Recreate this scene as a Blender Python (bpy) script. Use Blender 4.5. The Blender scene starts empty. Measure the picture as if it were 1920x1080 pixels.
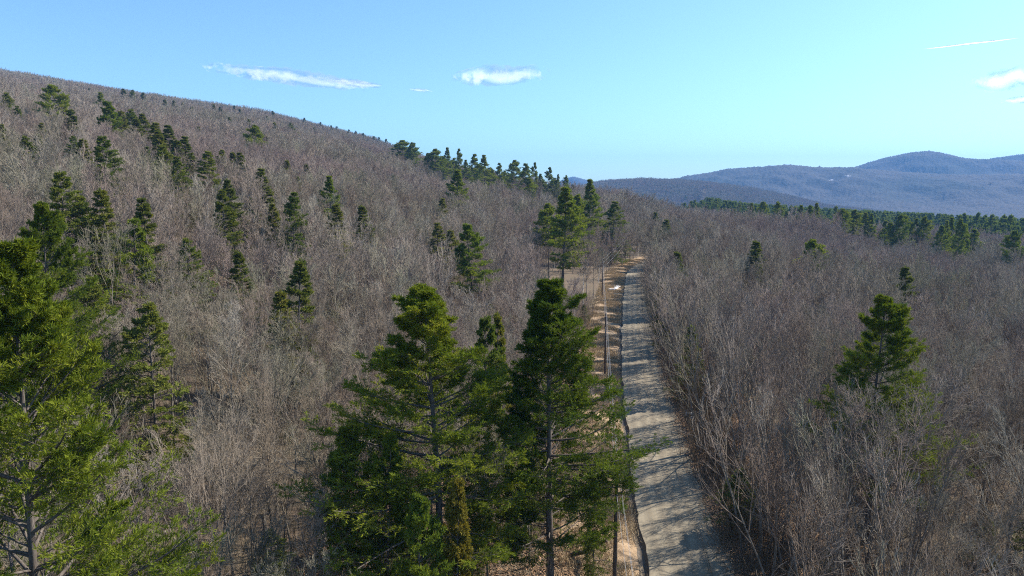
import bpy, math, random
import numpy as np
from mathutils import Matrix, Vector
random.seed(7); RNG = np.random.default_rng(11)
R = math.radians
scene = bpy.context.scene

# ------------------------------------------------------------------ camera
CAM_H, PITCH, F = 28.0, 7.6, 1280.0
cam_data = bpy.data.cameras.new('camera'); cam = bpy.data.objects.new('camera', cam_data)
scene.collection.objects.link(cam); scene.camera = cam
cam_data.sensor_width = 36; cam_data.lens = 24
cam_data.clip_start = 0.5; cam_data.clip_end = 60000
cam.location = (0, 0, CAM_H); cam.rotation_euler = (R(90-PITCH), 0, 0)

# ------------------------------------------------------------------ sky, sun, exposure
SUN_AZ, SUN_EL = 63.0, 41.0          # azimuth from +Y towards +X
world = bpy.data.worlds.new('World'); scene.world = world; world.use_nodes = True
wn = world.node_tree; wn.nodes.clear()
w_out = wn.nodes.new('ShaderNodeOutputWorld'); w_bg = wn.nodes.new('ShaderNodeBackground')
w_sky = wn.nodes.new('ShaderNodeTexSky'); w_sky.sky_type = 'NISHITA'; w_sky.sun_disc = False
w_sky.sun_elevation = R(SUN_EL); w_sky.sun_rotation = R(SUN_AZ); w_sky.altitude = 500
w_sky.air_density = 1.0; w_sky.dust_density = 1.0; w_sky.ozone_density = 1.0
w_tint = wn.nodes.new('ShaderNodeMix'); w_tint.data_type = 'RGBA'; w_tint.blend_type = 'MULTIPLY'
w_tint.inputs[0].default_value = 1.0; w_tint.inputs[7].default_value = (0.70, 0.97, 1.17, 1)
wn.links.new(w_sky.outputs[0], w_tint.inputs[6]); wn.links.new(w_tint.outputs[2], w_bg.inputs[0])
w_bg.inputs[1].default_value = 0.108
wn.links.new(w_bg.outputs[0], w_out.inputs[0])
sun_data = bpy.data.lights.new('sun', 'SUN'); sun = bpy.data.objects.new('sun', sun_data)
scene.collection.objects.link(sun)
sun_data.energy = 5.0; sun_data.angle = R(0.5); sun_data.color = (1.0, 0.945, 0.86)
sdir = Vector((math.sin(R(SUN_AZ))*math.cos(R(SUN_EL)), math.cos(R(SUN_AZ))*math.cos(R(SUN_EL)), math.sin(R(SUN_EL))))
sun.rotation_euler = sdir.to_track_quat('Z', 'Y').to_euler(); sun.location = (0, 0, 300)
vs = scene.view_settings; vs.view_transform = 'Standard'; vs.look = 'None'; vs.gamma = 1; vs.use_curve_mapping = False
vs.exposure = 0.9
scene.render.engine = 'CYCLES'
cy = scene.cycles; cy.max_bounces = 5; cy.diffuse_bounces = 1; cy.glossy_bounces = 1
cy.transmission_bounces = 3; cy.transparent_max_bounces = 12; cy.volume_bounces = 0
cy.filter_width = 1.1; cy.use_denoising = False; cy.denoiser = 'OPENIMAGEDENOISE'; cy.denoising_input_passes = 'RGB_ALBEDO_NORMAL'; cy.denoising_prefilter = 'NONE'
cy.use_adaptive_sampling = True; cy.adaptive_threshold = 0.01

# ------------------------------------------------------------------ helpers
def smooth(a, b, x):
    t = np.clip((np.asarray(x, float)-a)/(b-a), 0, 1); return t*t*(3-2*t)
def tag(o, label=None, cat=None, group=None, kind=None):
    if label: o['label'] = label
    if cat: o['category'] = cat
    if group: o['group'] = group
    if kind: o['kind'] = kind
    return o
def link(o, parent=None):
    scene.collection.objects.link(o)
    if parent: o.parent = parent
    return o
def mesh_np(name, V, faces_list, mats, mat_idx=None, smooth_shade=False, tint=None):
    """faces_list: list of (n,k) int arrays with k = 3 or 4."""
    me = bpy.data.meshes.new(name)
    faces_list = [np.asarray(f, np.int32) for f in faces_list if len(f)]
    nl = sum(f.size for f in faces_list); nf = sum(len(f) for f in faces_list)
    me.vertices.add(len(V)); me.vertices.foreach_set('co', np.asarray(V, np.float32).ravel())
    me.loops.add(nl); me.polygons.add(nf)
    me.loops.foreach_set('vertex_index', np.concatenate([f.ravel() for f in faces_list]))
    tot = np.concatenate([np.full(len(f), f.shape[1], np.int32) for f in faces_list])
    st = np.concatenate([[0], np.cumsum(tot)[:-1]]).astype(np.int32)
    me.polygons.foreach_set('loop_start', st)
    for m in mats: me.materials.append(m)
    if mat_idx is not None:
        me.polygons.foreach_set('material_index', np.asarray(mat_idx, np.int32))
    if tint is not None:
        a = me.attributes.new('tint', 'FLOAT', 'POINT'); a.data.foreach_set('value', np.asarray(tint, np.float32))
    if smooth_shade: me.polygons.foreach_set('use_smooth', np.ones(nf, bool))
    me.update(calc_edges=True)
    return me

# ------------------------------------------------------------------ pixel -> direction (used to survey the photograph)
def ray(px, py):
    x = px-960.0; v = 540.0-py; c, s = math.cos(R(PITCH)), math.sin(R(PITCH))
    f = F*c+v*s; z = v*c-F*s
    h = math.hypot(x, f); return x/h, f/h, z/h            # horizontal unit direction, tan(elevation)
def az_of(px, py=400): x, y, t = ray(px, py); return math.degrees(math.atan2(x, y))

# ------------------------------------------------------------------ terrain
def zroad(y):
    y = np.asarray(y, float)
    return 0.02*(np.clip(y, -200, 900)-50)
_edges = [(1080,1221,1372),(980,1206,1334),(900,1195,1303),(800,1181,1270),(720,1170,1243),(640,1165,1231),(560,1168,1218),(520,1174.5,1211)]
def hit(px, py, zf=None):
    dx, dy, t = ray(px, py); r = 10.0
    while r < 3000:
        z = CAM_H+t*r; g = zroad(dy*r) if zf is None else zf(dx*r, dy*r)
        if z <= g: break
        r *= 1.003
    return dx*r, dy*r
_c = [((hit(l,y)[0]+hit(rr,y)[0])/2, (hit(l,y)[1]+hit(rr,y)[1])/2) for y, l, rr in _edges]
_w = [hit(rr,y)[0]-hit(l,y)[0] for y, l, rr in _edges]
print('road widths', [round(a,1) for a in _w], 'centre', [(round(a,1),round(b,1)) for a,b in _c])
_cx = np.polyfit([c[1] for c in _c], [c[0] for c in _c], 3)
YS = np.linspace(-80, 900, 400)
_y0, _y1 = _c[0][1], _c[-1][1]
def _xr(y):
    if y < _y0: return np.polyval(_cx, _y0)+(y-_y0)*np.polyval(np.polyder(_cx), _y0)
    if y > _y1: return np.polyval(_cx, _y1)+(y-_y1)*(np.polyval(np.polyder(_cx), _y1))+(0.0034*(y-_y1)**2 if y < _y1+110 else 0.0034*110**2+0.75*(y-_y1-110))
    return np.polyval(_cx, y)
XR = np.array([_xr(y) for y in YS])
def xroad(y): return np.interp(y, YS, XR)
ROAD_W = 6.4
_AZ = np.array([-180,-90,-50,-36.9,-30,-19.7,-13,-8.9,-5.3,0.4,4,7.1,9,14.4,19,25,37,60,90,180.])
_MM = np.array([0.0,.17,.168,.155,.143,.124,.098,.080,.068,.053,.046,.036,.034,.003,-.008,-.0145,-.0235,-.03,-.03,0.0])
_RA = np.array([az_of(p) for p in (1080,1130,1200,1260,1330,1400,1480,1550,1640)])
_RE = np.array([ray(p,q)[2] for p,q in ((1080,352),(1130,340),(1200,336),(1260,337),(1330,343),(1400,352),(1480,368),(1550,386),(1640,396))])
def vnoise(x, y, s, seed=0):
    """smooth value noise from sines"""
    x = x/s; y = y/s
    return (np.sin(x*1.7+1.3*seed+np.sin(y*1.1+seed))+np.sin(y*2.1+seed*2.1+np.sin(x*1.3))+np.sin((x+y)*1.3+seed))/3
def zg(x, y, corridor=True):
    x = np.asarray(x, float); y = np.asarray(y, float)
    r = np.hypot(x, y); az = np.degrees(np.arctan2(x, y))
    m = np.interp(az, _AZ, _MM)
    rr = np.minimum(r, 2500)
    zp = m*rr - 0.6*smooth(0, 200, r)*0
    left = 1-smooth(5, 17, az)
    rc = np.interp(az, [-20, -12, -6, -2, 4, 8], [1300, 1200, 650, 500, 460, 460])
    fall = np.clip(r-rc, 0, None)
    zp = np.where(m > 0, zp-left*(0.22/rc*1.2)*fall**2, zp)
    zp = np.maximum(zp, -45.0)
    zp = zp - (1-left)*smooth(1300, 1900, r)*18
    # the ridge in the middle distance
    ztop = CAM_H+np.interp(az, _RA, _RE)*2600-12
    bump = np.where(r < 2600, np.exp(-((r-2600)/420)**2), np.exp(-((r-2600)/900)**2))*smooth(1, 6, az)*(1-smooth(27, 33, az))
    zp = zp*(1-bump)+ztop*bump
    zp = zp+(vnoise(x, y, 60, 1)*1.0+vnoise(x, y, 19, 2)*0.35)*smooth(40, 200, r)
    zp = zp+vnoise(x, y, 170, 4)*(3.0-2.2*smooth(8, 16, az))*smooth(300, 800, r)
    u = x-xroad(y); w = smooth(9, 90, np.abs(u))
    w = np.maximum(w, smooth(320, 460, r))
    z = zroad(y)*(1-w)+zp*w
    z = z+0.25*vnoise(x, y, 7, 3)*smooth(10, 20, np.abs(u))
    if corridor:
        z = z-1.0*(1-smooth(8.5, 10.5, -u))*(1-smooth(5.5, 7.5, u))*(r < 380)
    return z
def zgs(x, y): return float(zg(x, y))
def zsolid(x, y): return float(zg(x, y, False))

# ------------------------------------------------------------------ materials
def new_mat(name):
    m = bpy.data.materials.new(name); m.use_nodes = True; nt = m.node_tree
    for n in list(nt.nodes): nt.nodes.remove(n)
    out = nt.nodes.new('ShaderNodeOutputMaterial'); return m, nt, out
def N(nt, t, **kw):
    n = nt.nodes.new(t)
    for k, v in kw.items(): setattr(n, k, v)
    return n
def ramp(nt, stops):
    n = nt.nodes.new('ShaderNodeValToRGB'); e = n.color_ramp.elements
    while len(e) < len(stops): e.new(0.5)
    for i, (p, c) in enumerate(stops): e[i].position = p; e[i].color = (*c, 1)
    return n
def mathn(nt, op, a, b=None):
    n = nt.nodes.new('ShaderNodeMath'); n.operation = op
    for i, v in enumerate((a, b)):
        if v is None: continue
        if isinstance(v, (int, float)): n.inputs[i].default_value = v
        else: nt.links.new(v, n.inputs[i])
    return n.outputs[0]
def noise(nt, vec, scale, detail=3, rough=0.55):
    n = nt.nodes.new('ShaderNodeTexNoise'); n.inputs['Scale'].default_value = scale
    n.inputs['Detail'].default_value = detail; n.inputs['Roughness'].default_value = rough
    if vec is not None: nt.links.new(vec, n.inputs['Vector'])
    return n.outputs['Fac']
def mixc(nt, fac, a, b, mode='MIX'):
    n = nt.nodes.new('ShaderNodeMix'); n.data_type = 'RGBA'; n.blend_type = mode
    for i, v in ((0, fac), (6, a), (7, b)):
        if isinstance(v, (int, float)): n.inputs[i].default_value = v
        elif isinstance(v, tuple): n.inputs[i].default_value = (*v, 1)
        else: nt.links.new(v, n.inputs[i])
    return n.outputs[2]
def diffuse_out(nt, out, col, rough=1.0, bump=None, bstr=0.5, bdist=0.05, spec=0.2):
    p = nt.nodes.new('ShaderNodeBsdfPrincipled'); p.inputs['Roughness'].default_value = rough
    p.inputs['Specular IOR Level'].default_value = spec
    if isinstance(col, tuple): p.inputs['Base Color'].default_value = (*col, 1)
    else: nt.links.new(col, p.inputs['Base Color'])
    if bump is not None:
        b = nt.nodes.new('ShaderNodeBump'); b.inputs['Strength'].default_value = bstr; b.inputs['Distance'].default_value = bdist
        nt.links.new(bump, b.inputs['Height']); nt.links.new(b.outputs[0], p.inputs['Normal'])
    nt.links.new(p.outputs[0], out.inputs[0]); return p

def twig_material(name, stops, patch):
    m, nt, out = new_mat(name)
    oi = N(nt, 'ShaderNodeObjectInfo'); at = N(nt, 'ShaderNodeAttribute', attribute_name='tint')
    s = mathn(nt, 'FRACT', mathn(nt, 'ADD', oi.outputs['Random'], at.outputs['Fac']))
    c = ramp(nt, stops); nt.links.new(s, c.inputs[0])
    nz = noise(nt, oi.outputs['Location'], 0.012, 3, 0.6)       # stands of red maple among the rest
    k = ramp(nt, [(0.45, (0,0,0)), (0.62, (1,1,1))]); nt.links.new(nz, k.inputs[0])
    k2 = mathn(nt, 'MULTIPLY', k.outputs[0], 0.62)
    col = mixc(nt, k2, c.outputs[0], patch)
    d = N(nt, 'ShaderNodeBsdfDiffuse'); nt.links.new(col, d.inputs[0]); nt.links.new(d.outputs[0], out.inputs[0])
    return m
M = {}
M['twig'] = twig_material('bare_twigs', [(0.0, (.322,.255,.202)), (0.25, (.19,.145,.105)), (0.5, (.36,.315,.25)), (0.75, (.235,.22,.145)), (1.0, (.322,.255,.202))], (.285,.205,.185))
def bark(name, c0, c1, scale=6):
    m, nt, out = new_mat(name)
    tc = N(nt, 'ShaderNodeTexCoord'); mp = N(nt, 'ShaderNodeMapping'); mp.inputs['Scale'].default_value = (1,1,.25)
    nt.links.new(tc.outputs['Object'], mp.inputs[0])
    nz = noise(nt, mp.outputs[0], scale, 4, 0.65)
    k = ramp(nt, [(0.35, c0), (0.68, c1)]); nt.links.new(nz, k.inputs[0])
    diffuse_out(nt, out, k.outputs[0], 0.95, nz, 0.8, 0.04); return m
M['brush'] = twig_material('brush_stems', [(0.0, (.17,.13,.09)), (0.5, (.13,.11,.065)), (1.0, (.20,.15,.11))], (.19,.12,.08))
M['bark_grey'] = bark('grey_bark', (.12,.10,.078), (.30,.262,.21))
M['bark_pine'] = bark('pine_bark', (.075,.06,.05), (.19,.16,.135))
M['bark_birch'] = bark('birch_bark', (.46,.43,.38), (.66,.64,.59), 3)
M['pole_wood'] = bark('weathered_pole_wood', (.07,.05,.036), (.17,.12,.085), 10)
def needle_material(name, stops, transl=0.28):
    m, nt, out = new_mat(name)
    oi = N(nt, 'ShaderNodeObjectInfo'); at = N(nt, 'ShaderNodeAttribute', attribute_name='tint')
    s = mathn(nt, 'ADD', mathn(nt, 'MULTIPLY', oi.outputs['Random'], 0.45), mathn(nt, 'MULTIPLY', at.outputs['Fac'], 0.55))
    c = ramp(nt, stops); nt.links.new(s, c.inputs[0])
    d = N(nt, 'ShaderNodeBsdfDiffuse'); t = N(nt, 'ShaderNodeBsdfTranslucent'); mx = N(nt, 'ShaderNodeMixShader')
    tc = mixc(nt, 1.0, c.outputs[0], (1.1,1.15,.6), 'MULTIPLY')
    nt.links.new(c.outputs[0], d.inputs[0]); nt.links.new(tc, t.inputs[0])
    mx.inputs[0].default_value = transl
    nt.links.new(d.outputs[0], mx.inputs[1]); nt.links.new(t.outputs[0], mx.inputs[2])
    nt.links.new(mx.outputs[0], out.inputs[0]); return m
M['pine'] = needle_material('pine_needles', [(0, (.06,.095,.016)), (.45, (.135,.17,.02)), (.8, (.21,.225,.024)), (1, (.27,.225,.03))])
M['pine_mid'] = needle_material('brightened_pine_needles', [(0, (.095,.14,.023)), (.5, (.185,.22,.03)), (1, (.28,.27,.04))], 0.32)  # pine colours brightened to make up for the crowns' dark self-shadowing
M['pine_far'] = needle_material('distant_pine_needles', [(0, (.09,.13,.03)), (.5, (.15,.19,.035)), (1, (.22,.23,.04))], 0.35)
M['spruce'] = needle_material('spruce_needles', [(0, (.08,.105,.026)), (.5, (.16,.17,.034)), (1, (.25,.215,.045))])
M['hemlock'] = needle_material('hemlock_needles', [(0, (.10,.14,.03)), (.5, (.16,.185,.035)), (1, (.23,.225,.05))])
M['cedar'] = needle_material('cedar_sprays', [(0, (.17,.15,.03)), (.6, (.26,.20,.035)), (1, (.30,.19,.05))])

# forest floor
def ground_material():
    m, nt, out = new_mat('leaf_litter_ground')
    g = N(nt, 'ShaderNodeNewGeometry'); P = g.outputs['Position']
    n1 = noise(nt, P, 0.35, 5, 0.6); n2 = noise(nt, P, 5.0, 4, 0.7); n3 = noise(nt, P, 0.04, 3, 0.5)
    c1 = ramp(nt, [(0.32, (.07,.048,.03)), (0.5, (.15,.105,.07)), (0.68, (.25,.185,.125))]); nt.links.new(n2, c1.inputs[0])
    k = ramp(nt, [(0.4, (0,0,0)), (0.65, (1,1,1))]); nt.links.new(n1, k.inputs[0])
    c2 = mixc(nt, mathn(nt, 'MULTIPLY', k.outputs[0], 0.5), c1.outputs[0], (.16,.14,.085))
    k3 = ramp(nt, [(0.4, (0,0,0)), (0.6, (1,1,1))]); nt.links.new(n3, k3.inputs[0])
    c3 = mixc(nt, mathn(nt, 'MULTIPLY', k3.outputs[0], 0.35), c2, (.15,.115,.08))
    ln = N(nt, 'ShaderNodeVectorMath', operation='LENGTH'); nt.links.new(P, ln.inputs[0])
    kf = N(nt, 'ShaderNodeMapRange'); kf.inputs[1].default_value = 1900; kf.inputs[2].default_value = 2900; nt.links.new(ln.outputs['Value'], kf.inputs[0])
    n4 = noise(nt, P, 0.02, 5, 0.7); cf = ramp(nt, [(0.35, (.045,.055,.035)), (0.5, (.10,.085,.075)), (0.7, (.14,.115,.10))]); nt.links.new(n4, cf.inputs[0])
    c3 = mixc(nt, kf.outputs[0], c3, cf.outputs[0])
    diffuse_out(nt, out, c3, 1.0, n2, 0.9, 0.12); return m
M['ground'] = ground_material()
def verge_material():
    m, nt, out = new_mat('dead_grass_verge')
    g = N(nt, 'ShaderNodeNewGeometry'); P = g.outputs['Position']
    n1 = noise(nt, P, 0.5, 5, 0.65); n2 = noise(nt, P, 9.0, 4, 0.75)
    c = ramp(nt, [(0.28, (.11,.07,.042)), (0.5, (.39,.265,.155)), (0.72, (.57,.42,.27))])
    s = mathn(nt, 'ADD', mathn(nt, 'MULTIPLY', n1, 0.55), mathn(nt, 'MULTIPLY', n2, 0.45)); nt.links.new(s, c.inputs[0])
    diffuse_out(nt, out, c.outputs[0], 1.0, n2, 0.9, 0.1); return m
M['verge'] = verge_material()
def road_material():
    m, nt, out = new_mat('packed_dirt_road')
    uv = N(nt, 'ShaderNodeAttribute', attribute_name='cross'); g = N(nt, 'ShaderNodeNewGeometry'); P = g.outputs['Position']
    u = uv.outputs['Fac']
    n1 = noise(nt, P, 1.1, 7, 0.72); n2 = noise(nt, P, 14.0, 3, 0.7)
    base = ramp(nt, [(0.3, (.19,.152,.10)), (0.7, (.35,.288,.195))]); nt.links.new(n1, base.inputs[0])
    # wheel tracks: pale packed lanes with looser darker grit between
    wv = N(nt, 'ShaderNodeMath', operation='SINE')
    nt.links.new(mathn(nt, 'MULTIPLY', mathn(nt, 'ADD', u, mathn(nt, 'MULTIPLY', n1, 0.25)), 5.2), wv.inputs[0])
    k = mathn(nt, 'MULTIPLY', mathn(nt, 'ADD', wv.outputs[0], 1.0), 0.28)
    c = mixc(nt, k, base.outputs[0], (.135,.105,.07))
    wv2 = N(nt, 'ShaderNodeMath', operation='SINE'); nt.links.new(mathn(nt, 'MULTIPLY', u, 23.0), wv2.inputs[0])
    k2 = mathn(nt, 'MULTIPLY', mathn(nt, 'ADD', wv2.outputs[0], 1.0), 0.12)
    c = mixc(nt, k2, c, (.16,.14,.11))
    c = mixc(nt, mathn(nt, 'MULTIPLY', n2, 0.3), c, (.34,.295,.215))
    h = mathn(nt, 'ADD', mathn(nt, 'MULTIPLY', wv.outputs[0], 0.3), n2)
    diffuse_out(nt, out, c, 0.95, h, 0.5, 0.04); return m
M['road'] = road_material()
def snow_mat():
    m, nt, out = new_mat('old_snow'); g = N(nt, 'ShaderNodeNewGeometry'); n = noise(nt, g.outputs['Position'], 4, 4)
    c = ramp(nt, [(0.3, (.40,.39,.38)), (0.6, (.74,.74,.76))]); nt.links.new(n, c.inputs[0])
    diffuse_out(nt, out, c.outputs[0], 0.7, n, 0.4, 0.05); return m
M['snow'] = snow_mat()
def simple(name, col, rough=0.8, metal=0.0, scale=8):
    m, nt, out = new_mat(name); tc = N(nt, 'ShaderNodeTexCoord'); n = noise(nt, tc.outputs['Object'], scale, 4)
    c = ramp(nt, [(0.3, tuple(v*0.75 for v in col)), (0.7, tuple(min(1, v*1.2) for v in col))]); nt.links.new(n, c.inputs[0])
    p = diffuse_out(nt, out, c.outputs[0], rough, n, 0.3, 0.02); p.inputs['Metallic'].default_value = metal; return m
M['rock'] = simple('pale_rock', (.50,.47,.43))
M['wire'] = simple('aluminium_wire', (.55,.55,.55), 0.45, 0.6)
M['ceramic'] = simple('insulator_ceramic', (.35,.30,.27), 0.3)
M['grassblade'] = simple('dead_grass_blades', (.48,.36,.21), 0.9, 0, 1.0)
M['leaf'] = simple('fallen_brown_leaves', (.36,.22,.125), 0.9, 0, 0.7)
def water_mat():
    m, nt, out = new_mat('ditch_water'); p = nt.nodes.new('ShaderNodeBsdfPrincipled')
    p.inputs['Base Color'].default_value = (.02,.02,.015,1); p.inputs['Roughness'].default_value = 0.04; p.inputs['IOR'].default_value = 1.33
    nt.links.new(p.outputs[0], out.inputs[0]); return m
M['water'] = water_mat()
M['mud'] = simple('wet_ditch_mud', (.10,.078,.055), 0.6, 0, 5)
def mountain_mat():
    m, nt, out = new_mat('forested_mountainside'); g = N(nt, 'ShaderNodeNewGeometry'); P = g.outputs['Position']
    n1 = noise(nt, P, 0.0016, 6, 0.6); n2 = noise(nt, P, 0.03, 4, 0.7)
    c = ramp(nt, [(0.35, (.02,.032,.026)), (0.5, (.065,.058,.052)), (0.7, (.095,.078,.07))]); nt.links.new(n1, c.inputs[0])
    c2 = mixc(nt, mathn(nt, 'MULTIPLY', n2, 0.6), c.outputs[0], (.035,.036,.032))
    at = N(nt, 'ShaderNodeAttribute', attribute_name='tint')      # snow fields on the open ledges
    n3 = noise(nt, P, 0.012, 5, 0.75)
    k = mathn(nt, 'MULTIPLY', at.outputs['Fac'], n3)
    kr = ramp(nt, [(0.47, (0,0,0)), (0.53, (1,1,1))]); nt.links.new(k, kr.inputs[0])
    c3 = mixc(nt, kr.outputs[0], c2, (.45,.45,.47))
    diffuse_out(nt, out, c3, 1.0, n2, 1.0, 14.0); return m
M['mountain'] = mountain_mat()

# ------------------------------------------------------------------ ground: one sheet to the horizon
def polar_sheet(name, radii, azs, zfun, mat, tintf=None):
    A, RR = np.meshgrid(np.radians(azs), radii); X = RR*np.sin(A); Y = RR*np.cos(A)
    Z = zfun(X, Y); n, k = X.shape
    V = np.stack([X, Y, Z], -1).reshape(-1, 3)
    i = np.arange((n-1)*k).reshape(n-1, k)[:, :-1].ravel()
    Fc = np.stack([i, i+k, i+k+1, i+1], -1)
    return mesh_np(name, V, [Fc], [mat], smooth_shade=True, tint=None if tintf is None else tintf(X, Y).ravel())
azs = np.concatenate([np.linspace(-180, -60, 60)[:-1], np.linspace(-60, 60, 420), np.linspace(60, 180, 60)[1:]])
azs[-1] = 180.0
radii = np.concatenate([[0.01], np.geomspace(3, 3500, 420), np.geomspace(3700, 16000, 30)])
ground = link(bpy.data.objects.new('ground', polar_sheet('ground', radii, azs, zg, M['ground'])))
tag(ground, 'brown leaf littered forest floor rising into the hillside', kind='structure')

# road, verges, ditch: strips following the road
WY = np.arange(-70, 370, 2.6); WN = np.random.default_rng(8).normal(0, .6, len(WY)); WY2 = np.arange(-70, 370, .7); WN2 = np.random.default_rng(9).normal(0, 1, len(WY2))
def strip(name, us, hs, mat, y0, y1, dy=0.4, cross=False, rough=0.0, solid=True):
    ys = np.arange(y0, y1, dy); xr = xroad(ys)
    us = np.asarray(us, float); Uu, Yy = np.meshgrid(us, ys); wob = (np.interp(Yy, WY, WN)*.28+np.interp(Yy, WY2, WN2)*.03); kw_ = np.interp(Uu, [-5.2, -4.25, -3.45, -3.2, -2.6, 2.6, 3.2, 4.2, 6], [0, 1.2, 1.0, .8, 0, 0, 1.6, 1.2, 0]); X = xr[:, None]+Uu+wob*kw_; Z = zroad(Yy)+np.asarray(hs)[None, :]
    if rough: Z = Z+rough*(vnoise(X, Yy, 1.1, 5)+0.6*vnoise(X, Yy, 0.43, 8))*(1-smooth(0.5, 0.0, np.minimum(Uu-us[0], us[-1]-Uu)+.01)*0)
    n, k = X.shape; V = np.stack([X, Yy, Z], -1).reshape(-1, 3)
    i = np.arange((n-1)*k).reshape(n-1, k)[:, :-1].ravel(); Fc = np.stack([i, i+1, i+k+1, i+k], -1)
    me = mesh_np(name, V, [Fc], [mat], smooth_shade=True)
    if cross:
        a = me.attributes.new('cross', 'FLOAT', 'POINT'); a.data.foreach_set('value', Uu.ravel().astype(np.float32))
    return link(bpy.data.objects.new(name, me))
hw = ROAD_W/2
us = np.linspace(-hw, hw, 17); hs = 0.10*(1-(us/hw)**2)
tag(strip('dirt_road', us, hs, M['road'], -60, 345, cross=True, rough=0.006), 'pale packed dirt road with wheel tracks', kind='structure')
us = np.array([-11.5,-10.6,-9.8,-8.5,-7,-6,-5.2,-4.7,-4.0]); hs = [-0.9,-.25,.12,.18,.12,.06,.0,-.06,-.20]
tag(strip('grass_verge', us, hs, M['verge'], -60, 345, rough=0.05), 'strip of tan dead grass left of the road', kind='structure')
us = np.array([-4.0,-3.9,-3.75,-3.6,-3.45,-3.3,-hw]); hs = [-.20,-.30,-.38,-.38,-.28,-.12,0.0]
tag(strip('roadside_ditch', us, hs, M['mud'], -60, 345, rough=0.02), 'narrow dark wet ditch along the left road edge', kind='structure')
us = np.array([hw,3.6,4.2,5,6,7,8]); hs = [0.0,-.04,.02,.08,.05,.0,-1.1]
tag(strip('leafy_verge', us, hs, M['ground'], -60, 345, rough=0.05), 'strip of brown leaves right of the road', kind='structure')

# ------------------------------------------------------------------ far mountains
def mountain(name, D, depth, pts, label, snow=()):
    A = np.array([az_of(p, q) for p, q in pts]); E = np.array([ray(p, q)[2] for p, q in pts])
    a = np.linspace(A[0], A[-1], 420); d = np.concatenate([np.linspace(-depth, 0, 60), np.linspace(60, depth*0.8, 14)])
    AA, DD = np.meshgrid(a, d); top = CAM_H+np.interp(AA, A, E)*D+60*D/9000*0
    k = np.exp(-(np.abs(DD)/(depth*0.52))**1.7)
    spur = vnoise(np.radians(AA)*D, DD*0.7, D*0.028, 3)*0.5+vnoise(np.radians(AA)*D, DD, D*0.011, 6)*0.25
    Z = -60+(top+60)*np.clip(k*(1+spur*0.30*np.clip(-DD/depth*3, 0, 1)), 0, 1.02)
    Z = Z+RNG.normal(0, 1, Z.shape)*2.2
    RR = D+DD; X = RR*np.sin(np.radians(AA)); Y = RR*np.cos(np.radians(AA))
    n, kk = X.shape; V = np.stack([X, Y, Z], -1).reshape(-1, 3)
    i = np.arange((n-1)*kk).reshape(n-1, kk)[:, :-1].ravel(); Fc = np.stack([i, i+kk, i+kk+1, i+1], -1)
    t = np.zeros_like(X)
    el = (Z-CAM_H)/RR
    for (p0, q0, w, h) in snow:
        a0 = az_of(p0, q0); e0 = ray(p0, q0)[2]
        t = np.maximum(t, np.exp(-((AA-a0)/(w/22.0))**2-((el-e0)/(h/1400.0))**2))
    me = mesh_np(name, V, [Fc], [M['mountain']], smooth_shade=True, tint=t.ravel())
    o = link(bpy.data.objects.new(name, me)); tag(o, label, kind='structure'); return o
mountain('mountain', 4300, 1200, [(1180,352),(1250,338),(1290,330),(1330,324),(1365,316),(1400,314),(1450,311),(1480,309),(1520,313),(1600,314),(1650,319),(1720,324),(1800,328),(1920,326),(2100,318),(2400,335)],
         'long blue forested ridge with small snow fields', snow=[(1592,330,14,7),(1560,337,12,4),(1645,330,16,4),(1540,338,10,3)])
mountain('mountain', 5400, 1100, [(1500,350),(1560,330),(1600,314),(1630,304),(1660,296),(1700,287),(1735,283),(1760,285),(1785,291),(1810,297),(1860,299),(1900,300),(2000,312),(2100,325)],
         'rounded blue peak behind the long ridge', snow=[(1850,313,22,4),(1880,316,20,5),(1800,322,14,3)])
mountain('mountain', 6400, 1000, [(1780,320),(1830,303),(1860,297),(1900,291),(1940,287),(2000,290),(2200,310),(2400,330)], 'palest blue summit behind the rounded peak')
mountain('mountain', 6400, 900, [(1020,352),(1045,342),(1062,334),(1075,331),(1088,334),(1105,339),(1140,344),(1180,352)], 'tiny pale blue peak above the treetops where the hill ends')

# ------------------------------------------------------------------ haze and clouds
def haze_box():
    lo, hi = np.array([-5200, -900, -75.]), np.array([6600, 7700, 480.])
    V = [(x, y, z) for x in (lo[0], hi[0]) for y in (lo[1], hi[1]) for z in (lo[2], hi[2])]
    Fc = [(0,1,3,2),(4,6,7,5),(0,4,5,1),(2,3,7,6),(0,2,6,4),(1,5,7,3)]
    me = bpy.data.meshes.new('haze'); me.from_pydata(V, [], Fc)
    m = bpy.data.materials.new('pale_air'); m.use_nodes = True; nt = m.node_tree; nt.nodes.clear()
    out = nt.nodes.new('ShaderNodeOutputMaterial'); v = nt.nodes.new('ShaderNodeVolumePrincipled')
    v.inputs['Color'].default_value = (.22,.49,.95,1); v.inputs['Density'].default_value = HAZE; v.inputs['Anisotropy'].default_value = 0.0
    nt.links.new(v.outputs[0], out.inputs['Volume']); me.materials.append(m)
    o = link(bpy.data.objects.new('haze', me)); tag(o, 'thin blue haze over the far hills', kind='stuff')
HAZE = 1.15e-4
haze_box()
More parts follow.
